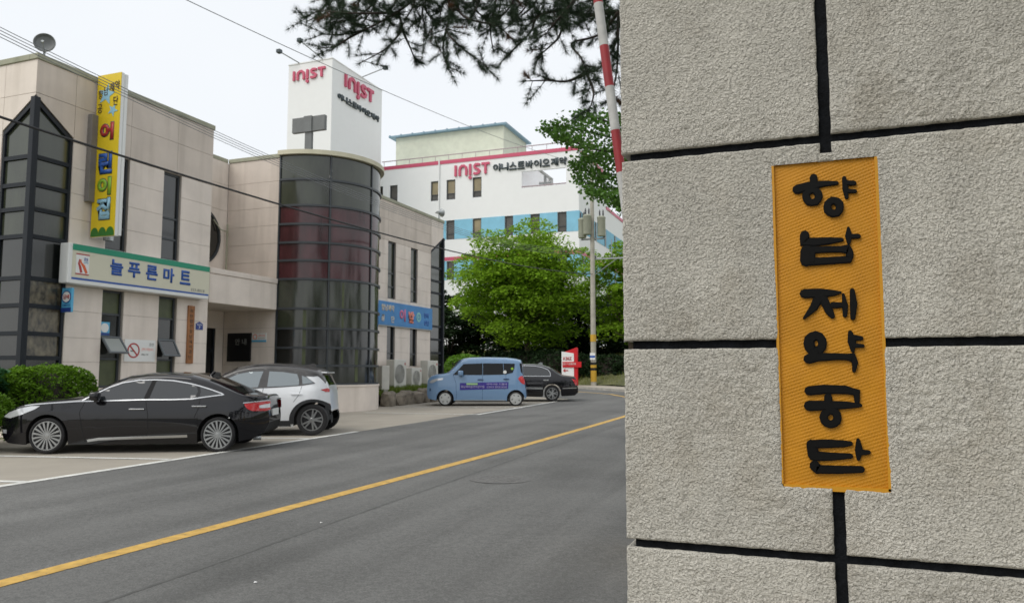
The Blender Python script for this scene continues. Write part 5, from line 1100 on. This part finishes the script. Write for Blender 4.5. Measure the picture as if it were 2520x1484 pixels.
def tree(name,label,base,top,cx,rx,ry,zb,m,nclump,per,leaf,group=None,bark='bark',seed=0,lean=0):
    "base (x,y,z); crown from zb to top, half widths rx, ry"
    global _rng; _rng=np.random.RandomState(seed+101)
    t=thing(name,base,label,'tree',group); bx,by,bz=base; H=top-zb; cz=zb+H*.42
    pts=[];limb=[]
    for k in range(nclump):
        while True:
            q=_rng.uniform(-1,1,3)
            if (q**2).sum()<1: break
        rr=(q**2).sum()**.5; q=q*(.55+.45*rr)/max(rr,.01)*rr if rr>.05 else q
        c=np.array((cx+q[0]*rx*.86,by+q[1]*ry*.86,cz+q[2]*H*.46)); s_=rnd(.65,1.35)*min(rx,ry)*.28
        pts.append(clump_points(c,(s_*1.2,s_*1.2,s_*.62),per)); limb.append(c)
    P=np.concatenate(pts); V,F=leaves(P,leaf,up=.85); npmesh('crown',V,F,m,t)
    mb=MB(); fork=(cx*.5+bx*.5,by,zb+H*.12); mb.tube([(bx,by,bz-.2),((bx*2+fork[0])/3+.05,by,bz+(fork[2]-bz)*.4),fork],[.05+.022*(top-bz),.04+.018*(top-bz),.03+.013*(top-bz)],9)
    for c in limb[::max(1,nclump//14)]:
        f=Vector(fork); c=Vector(c); mid=f.lerp(c,.5)+Vector((0,0,-.12*(c-f).length)); mb.tube([f,mid,c],[.02+.009*(top-bz),.045,.015],5)
    mb.build('trunk',bark,t,smooth=True); return t
def bankz(x,y):
    y0=float(np.interp(x,kx,ky)) if x<-1 else 26; tt=max(0,min(1,(y-y0)/24)); return gz(y)+.05+2.9*(1-math.exp(-3*tt))*(1 if x<-6 else max(0,(2-x)/8 if x<2 else 0))+.1
x=at(1292,900,52).x; tree('broadleaf_tree','large bright green spreading tree in front of the factory',(x+.3,52,bankz(x,52)),12.9,x-.1,6.1,5.0,3.5,'leaf_bright',165,300,.28,seed=1)
x=at(1535,900,51).x; tree('broadleaf_tree','bright green tree at the pillar edge, right of the utility pole',(x+.6,51,bankz(x,51)),11.2,x+.2,3.3,3.0,3.0,'leaf_bright',75,240,.28,seed=2)
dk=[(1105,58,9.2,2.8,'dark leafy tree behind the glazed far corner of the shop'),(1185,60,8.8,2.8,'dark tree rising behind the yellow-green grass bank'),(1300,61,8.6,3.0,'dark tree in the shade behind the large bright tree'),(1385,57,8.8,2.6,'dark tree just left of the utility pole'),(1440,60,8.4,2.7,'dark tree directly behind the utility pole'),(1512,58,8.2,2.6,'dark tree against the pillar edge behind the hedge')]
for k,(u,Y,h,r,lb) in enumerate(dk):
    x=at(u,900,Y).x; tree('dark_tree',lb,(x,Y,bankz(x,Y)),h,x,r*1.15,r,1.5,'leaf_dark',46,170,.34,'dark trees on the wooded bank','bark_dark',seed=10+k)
def bush(name,label,C,Rd,m,n,leaf,cat='bush',group=None,seed=0,flat=.85):
    global _rng; _rng=np.random.RandomState(seed+501)
    t=thing(name,(C[0],C[1],C[2]-Rd[2]*.8),label,cat,group)
    d=_rng.normal(size=(n,3)); d[:,2]=np.abs(d[:,2])*1.0-.25; d/=np.linalg.norm(d,axis=1)[:,None]
    # squarer, clipped outline
    d=np.sign(d)*np.abs(d)**flat; r=(1-.22*_rng.rand(n)**2)*(1+.10*(vnoise(d[:,0]*3+9,d[:,1]*3+d[:,2]*4+9,seed)-.5)*2)
    V,F=leaves(np.array(C)+d*r[:,None]*np.array(Rd),leaf,up=.3); npmesh('foliage',V,F,m,t)
    mb=MB(); mb.lathe([(0,-.75),(.55,-.7),(.8,-.3),(.8,.1),(.65,.5),(.35,.75),(0,.82)],(0,0,0),(0,0,1),14); mb.v=[(C[0]+a*Rd[0],C[1]+b*Rd[1],C[2]+c_*Rd[2]) for a,b,c_ in mb.v]; mb.build('inner_twigs','bark_dark',t,smooth=True)
    return t
bush('clipped_bush','large rounded clipped bush left of the black sedan bonnet',(-14.55,11.25,.86),(.62,1.08,.76),'leaf_bush',10000,.075,seed=1,flat=.68)
bush('clipped_bush','lower dark-leaved clipped bush at the left picture edge',(-13.9,9.2,.62),(.7,.9,.60),'leaf_bush',6000,.075,seed=2)
bush('leafy_plant','broad-leaved glossy plant between the clipped bushes under the glazed corner',(-14.6,9.75,1.12),(.5,.80,.62),'leaf_glossy',520,.24,'plant',seed=3)
x=at(1078,915,33).x; bush('clipped_bush','bright low hedge beside the far glazed corner behind the blue van',(x,33.2,.85),(1.1,1.2,.85),'leaf_bush',4200,.12,seed=4)
x=at(1128,880,44).x; bush('round_shrub','rounded green shrub at the foot of the grass bank',(x,45,1.35),(1.5,1.2,1.2),'leaf_mid',3200,.17,seed=5)
for k,(u,Y,w_) in enumerate(((1248,51.8,1.3),(1300,50.6,1.9),(1362,49.4,1.8))):
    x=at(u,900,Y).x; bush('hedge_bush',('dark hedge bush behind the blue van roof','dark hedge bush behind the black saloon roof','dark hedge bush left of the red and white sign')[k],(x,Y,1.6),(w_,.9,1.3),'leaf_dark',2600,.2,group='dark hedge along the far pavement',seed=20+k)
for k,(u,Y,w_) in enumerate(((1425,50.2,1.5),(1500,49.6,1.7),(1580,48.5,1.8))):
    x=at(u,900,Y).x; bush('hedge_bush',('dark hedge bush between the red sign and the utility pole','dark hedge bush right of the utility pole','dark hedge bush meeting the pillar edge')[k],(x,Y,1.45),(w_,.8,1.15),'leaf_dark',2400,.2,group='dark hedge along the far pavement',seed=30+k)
# grass strip, rocks along the yard
mb=MB(); ys_=np.linspace(24.15,31.2,15)
for i,y in enumerate(ys_): mb.add([(-15.49,y,gz(y)+.50),(-14.7,y,gz(y)+.50),(-14.25,y,gz(y)+.40),(-14.05,y,gz(y)-.02)],[])
for i in range(14):
    for j in range(3): mb.f.append((4*i+j,4*i+j+1,4*i+j+5,4*i+j+4)); mb.m.append(0)
struct('planting_strip',mb,'soil',True)
def grass(name,P,h,m,label=None):
    n=len(P); a=_rng.rand(n)*2*math.pi; d=np.stack([np.cos(a),np.sin(a),0*a],1); w_=.012+.012*_rng.rand(n); hh=h*(.5+_rng.rand(n)); ln=_rng.normal(size=(n,3))*.35; ln[:,2]=1; V=np.stack([P-d*w_[:,None],P+d*w_[:,None],P+ln*hh[:,None]],1).reshape(-1,3)
    return tag(npmesh(name,V,np.arange(3*n).reshape(n,3),m),label,'grass',kind='stuff')
_rng=np.random.RandomState(77); n=9000; y=_rng.uniform(24.1,31.0,n); x=-14.15-1.3*_rng.rand(n)**.8; z=np.interp(x,[-15.5,-14.7,-14.25,-14.05],[.5,.5,.4,0])+.01*y
grass('grass_strip',np.stack([x,y,z],1),.16,'grass','rough green grass around the outdoor units')
n=26000; x=_rng.uniform(-34,-6,n); tt=_rng.rand(n); y=np.interp(x,kx,ky)+tt*22; z=np.array([bankz(a,b)-.08 for a,b in zip(x,y)])
mat('grass_bank',(.15,.17,.028),.8,trans=.25,island=.3); grass('bank_grass',np.stack([x,y,z],1),.28,'grass_bank','yellow-green grass on the bank under the trees')
mat('rock',(.22,.19,.15),.9,var=.35,vs_=5,bump=.5,bs=14)
rocks=[(24.45,.42,.42),(25.1,.36,.34),(25.75,.40,.40),(26.45,.45,.36),(27.15,.34,.44),(27.8,.40,.34),(28.5,.42,.38),(29.2,.40,.40),(29.9,.36,.32)]
where=['against the tower plinth','second from the plinth','third from the plinth','fourth from the plinth','in the middle of the row, topped by a pale face','fourth from the blue van end','third from the blue van end','second from the blue van end','at the end hidden by the blue van']
for k,(y,w_,h) in enumerate(rocks):
    bm=bmesh.new(); bmesh.ops.create_icosphere(bm,subdivisions=2,radius=1); r0=random.Random(k)
    for v in bm.verts:
        p=v.co; q=Vector((max(-.75,min(.75,p.x)),max(-.78,min(.78,p.y)),max(-.7,min(.72,p.z)))); f=1+.22*(r0.random()-.5); v.co=Vector((q.x*.30*f,q.y*w_*1.05*f,q.z*h*f))
    me=bpy.data.meshes.new('rock'); bm.to_mesh(me); bm.free(); me.materials.append(M['rock']); o=link('rock',me); o.location=(-14.08+.06*(k%2),y,gz(y)+h*.52); o.rotation_euler=(0,0,r0.uniform(-.3,.3)); tag(o,'brown edging rock %s'%where[k],'rock','rocks edging the grass strip')
# small garden pine just outside the left edge
def tufts(V,P,D,nn,ln,wd,spread=.85):
    n=len(P); P=np.repeat(P,nn,0); D=np.repeat(D,nn,0); d=D+_rng.normal(size=D.shape)*spread; d/=np.linalg.norm(d,axis=1)[:,None]; s=np.cross(d,_rng.normal(size=d.shape)); s/=np.linalg.norm(s,axis=1)[:,None]+1e-9
    L=(ln*(.65+.5*_rng.rand(len(P))))[:,None]; V.append(np.stack([P-s*wd,P+s*wd,P+d*L-np.array([0,0,1])*L*.08],1).reshape(-1,3))
t=thing('garden_pine',(-13.6,7.9,.08),'small pine tip poking in at the left picture edge','tree'); VV=[]; _rng=np.random.RandomState(5)
mb=MB(); mb.tube([(-13.6,7.9,0),(-13.7,8.0,1.6),(-13.5,8.1,3.0)],[.10,.08,.04],7); mb.tube([(-13.6,8.0,2.6),(-13.4,8.45,2.85),(-13.3,8.85,2.95)],[.04,.03,.015],5); mb.build('trunk','bark_dark',t,smooth=True)
C_=np.array([(-13.3,8.75,3.0),(-13.35,8.45,3.05),(-13.45,8.2,3.15),(-13.35,8.95,2.9)]); Pp=np.concatenate([c_+_rng.normal(size=(26,3))*np.array([.16,.16,.08]) for c_ in C_]); tufts(VV,Pp,np.tile(np.array([0,.2,.8]),(len(Pp),1)),26,.10,.003); V=np.concatenate(VV); npmesh('needles',V,np.arange(len(V)).reshape(-1,3),'leaf_mid',t)
# ------------------------------------------------------------------ pine overhanging the road
_rng=np.random.RandomState(42)
cx_=lambda x,y,Y:at(687.5+x*.35806,y*.3581,Y)
BR=[(10.6,[(2900,40),(2400,-90),(1900,-140),(1400,-150),(900,-140),(520,-150),(300,-120)]),
(10.4,[(1050,-145),(915,5),(800,90),(600,200),(420,240),(290,235)]),(10.1,[(800,90),(600,95),(420,88),(280,75),(190,120)]),(10.6,[(600,200),(480,262),(390,318),(275,335)]),(10.9,[(815,80),(840,200),(770,300),(715,350),(555,435)]),(11.0,[(840,200),(900,330),(930,410)]),
(10.3,[(1150,-145),(1170,100),(1150,210),(1200,280),(1270,345),(1350,400),(1430,465)]),(10.7,[(1150,200),(1125,330),(1155,470)]),(10.2,[(1195,-145),(1230,60),(1310,135),(1500,185),(1610,280)]),(10.9,[(1500,-145),(1480,60),(1450,200),(1470,350)]),
(10.5,[(2900,120),(2330,85),(2100,110),(1950,75),(1780,115),(1720,230),(1580,370)]),(10.9,[(1950,75),(1930,240),(1850,330),(1770,395)]),(10.3,[(2330,85),(2200,240),(2010,300),(2075,400),(2110,500)]),(10.6,[(2110,500),(1980,560),(1840,555),(1685,560)]),(10.8,[(2330,85),(2310,300),(2200,470),(2110,500)]),(10.4,[(2110,500),(2160,640),(2130,755)]),(10.9,[(2330,85),(2320,480),(2270,700)]),
(10.7,[(450,-150),(330,20),(260,110),(190,150)]),(10.2,[(700,-145),(640,30),(500,130),(330,160)]),(11.1,[(1800,-140),(1760,20),(1640,130),(1500,240)]),(10.2,[(2100,-120),(2010,20),(1900,150),(1830,240)]),(11.0,[(1320,-148),(1340,50),(1420,130)]),(10.9,[(950,-140),(1000,60),(1060,160),(1010,260)])]
for k in range(18):
    x=330+112*k+_rng.uniform(-40,40); BR.append((10.2+.9*_rng.rand(),[(x+60,-146),(x+30,-40),(x+_rng.uniform(-30,30),60),(x-60+_rng.uniform(-60,60),130+90*_rng.rand())]))
pine=thing('pine_tree',(.95,10.5,gz(10.5)),'dark pine whose needled branches hang across the top of the picture','tree')
mb=MB(); mb.tube([(.95,10.5,0),(1.15,10.6,3.0),(.85,10.5,6.2),(1.1,10.4,9.2),(.9,10.5,11)],[.24,.20,.16,.10,.05],10); mb.build('trunk','bark',pine,smooth=True)
bb=MB(); VN=[]; VB=[]
def smooth(P,k=4):
    P=np.array(P); n=len(P); tt=np.linspace(0,n-1,(n-1)*k+1); out=[]
    for q in tt:
        i=min(int(q),n-2); f=q-i; p0=P[max(i-1,0)];p1=P[i];p2=P[i+1];p3=P[min(i+2,n-1)]
        out.append(.5*((2*p1)+(-p0+p2)*f+(2*p0-5*p1+4*p2-p3)*f*f+(-p0+3*p1-3*p2+p3)*f**3))
    return np.array(out)
for bi,(Y,pl) in enumerate(BR):
    P=smooth([tuple(cx_(x,y,Y+.25*math.sin(i*1.7+bi))) for i,(x,y) in enumerate(pl)],5); n=len(P)
    r0=.055 if bi==0 else (.034 if bi==10 else .020); bb.tube(P,[r0*(1-.8*i/(n-1))+.003 for i in range(n)],6)
    for i in range(1,n):
        seg=P[i]-P[i-1]; L=np.linalg.norm(seg); D=seg/max(L,1e-6)
        m=max(1,int(L/.05))
        for q in range(m):
            p=P[i-1]+seg*(q+_rng.rand())/m
            if bi and _rng.rand()<.5: tufts(VN,p[None],(D+np.array([0,0,.35]))[None],40,.125,.0023)
            if _rng.rand()<(.62 if bi else .7):     # side twig
                sd=_rng.normal(size=3); sd[2]=sd[2]*.6-.05; sd-=D*sd.dot(D)*.6; sd/=np.linalg.norm(sd); tw=D*.55+sd*.8; tw/=np.linalg.norm(tw); ll=rnd(.10,.46); e=p+tw*ll+np.array([0,0,-.03+.07*ll]); bb.tube([p,p+tw*ll*.5,e],[.006,.005,.003],4)
                brown=_rng.rand()<.045
                for f in np.arange(.3,1.01,.2): tufts(VB if brown else VN,(p+(e-p)*f)[None],(tw+np.array([0,0,.3]))[None],48,.13,.0023,.68)
    tufts(VN,P[-1:],D[None],70,.135,.0023)
bb.build('branches','bark_dark',pine,smooth=True)
# the rest of the crown, above the picture
C0=np.array([(rnd(-6,3.5),rnd(7,14),rnd(7.9,10.5)) for k in range(190)]); C0=C0[(C0[:,2]>7.9)]
Pp=np.concatenate([c_+_rng.normal(size=(9,3))*np.array([.35,.35,.18]) for c_ in C0]); tufts(VN,Pp,np.tile(np.array([-.2,-.1,.7]),(len(Pp),1)),20,.14,.005)
V=np.concatenate(VN); npmesh('needles',V,np.arange(len(V)).reshape(-1,3),'needle',pine); V=np.concatenate(VB); npmesh('dead_needles',V,np.arange(len(V)).reshape(-1,3),'needle_brown',pine)
mb=MB()
for c_ in C0[::6]:
    f=Vector((1.0,10.5,7.2+.3*c_[2]-2)); c_=Vector(c_); mb.tube([f,f.lerp(c_,.5)+Vector((0,0,.3)),c_],[.05,.035,.012],5)
mb.build('upper_limbs','bark',pine,smooth=True)
# ------------------------------------------------------------------ small-leaved tree beside the barrier
_rng=np.random.RandomState(9)
gk=thing('small_leaved_tree',(.1,12.2,gz(12)),'small-leaved green branches reaching out beside the striped barrier arm','tree')
mb=MB(); mb.tube([(.1,12.2,0),(.0,12.1,2.6),(-.2,12.0,5.2)],[.13,.10,.05],8)
GB_=[[(1640,330),(1540,345),(1450,325),(1385,312),(1340,318)],[(1640,330),(1530,310),(1470,292),(1420,290)],[(1640,360),(1530,372),(1460,368),(1405,345),(1370,335)],[(1640,420),(1530,430),(1460,425),(1410,405)],[(1640,440),(1540,460),(1480,462),(1420,440)],[(1640,460),(1545,490),(1500,490),(1450,470)],[(1620,330),(1560,300),(1510,290)],[(1640,400),(1560,400),(1490,392),(1440,395)],[(1620,470),(1560,505),(1530,505)]]
LP=[];LD=[]
for k,pl in enumerate(GB_):
    P=smooth([tuple(at(u,v,11.6+.5*math.sin(k*2.1)+.15*i)) for i,(u,v) in enumerate(pl)],6); n=len(P); mb.tube([(-.1,12.05,float(P[0][2])-.3)]+[tuple(p) for p in P],[.03]+[.018*(1-.85*i/n)+.003 for i in range(n)],5)
    for i in range(2,n):
        f=i/n
        for q in range(44):
            LP.append(P[i]+_rng.normal(size=3)*np.array([.10,.20,.085])*(1.25-.75*f)); LD.append((0,0,1))
        # short shoots hanging in rosettes
for k in range(34): LP+=list(clump_points((rnd(-1.7,1.3),rnd(11.0,13.4),rnd(3.2,6.6)),(.55,.55,.3),110))
mb.build('trunk','bark_dark',gk,smooth=True); V,F=leaves(np.array(LP),.062,up=.15,asp=.85); npmesh('foliage',V,F,'leaf_ginkgo',gk)
# ------------------------------------------------------------------ unseen wood added by the viewer to darken reflections and light from the right
_rng=np.random.RandomState(33); PP=[]; mb=MB()
for k in range(16):
    x=rnd(4.5,9); y=-34+4.6*k+rnd(-1,1); 
    if -9<y<3: x=rnd(2.9,4.2)
    h=rnd(7,10); 
    for q in range(20): PP.append(clump_points((x+rnd(-2,2),y+rnd(-2,2),rnd(1.6,h)),(1.1,1.1,.6),60))
    mb.tube([(x,y,-.5),(x+.1,y,h*.7)],[.2,.08],6)
V,F=leaves(np.concatenate(PP),.42,up=.4); o=npmesh('unseen_wood',V,F,'leaf_dark'); tag(o,'unseen dark wood added behind the viewer to dim reflections and side light','wood',kind='stuff')
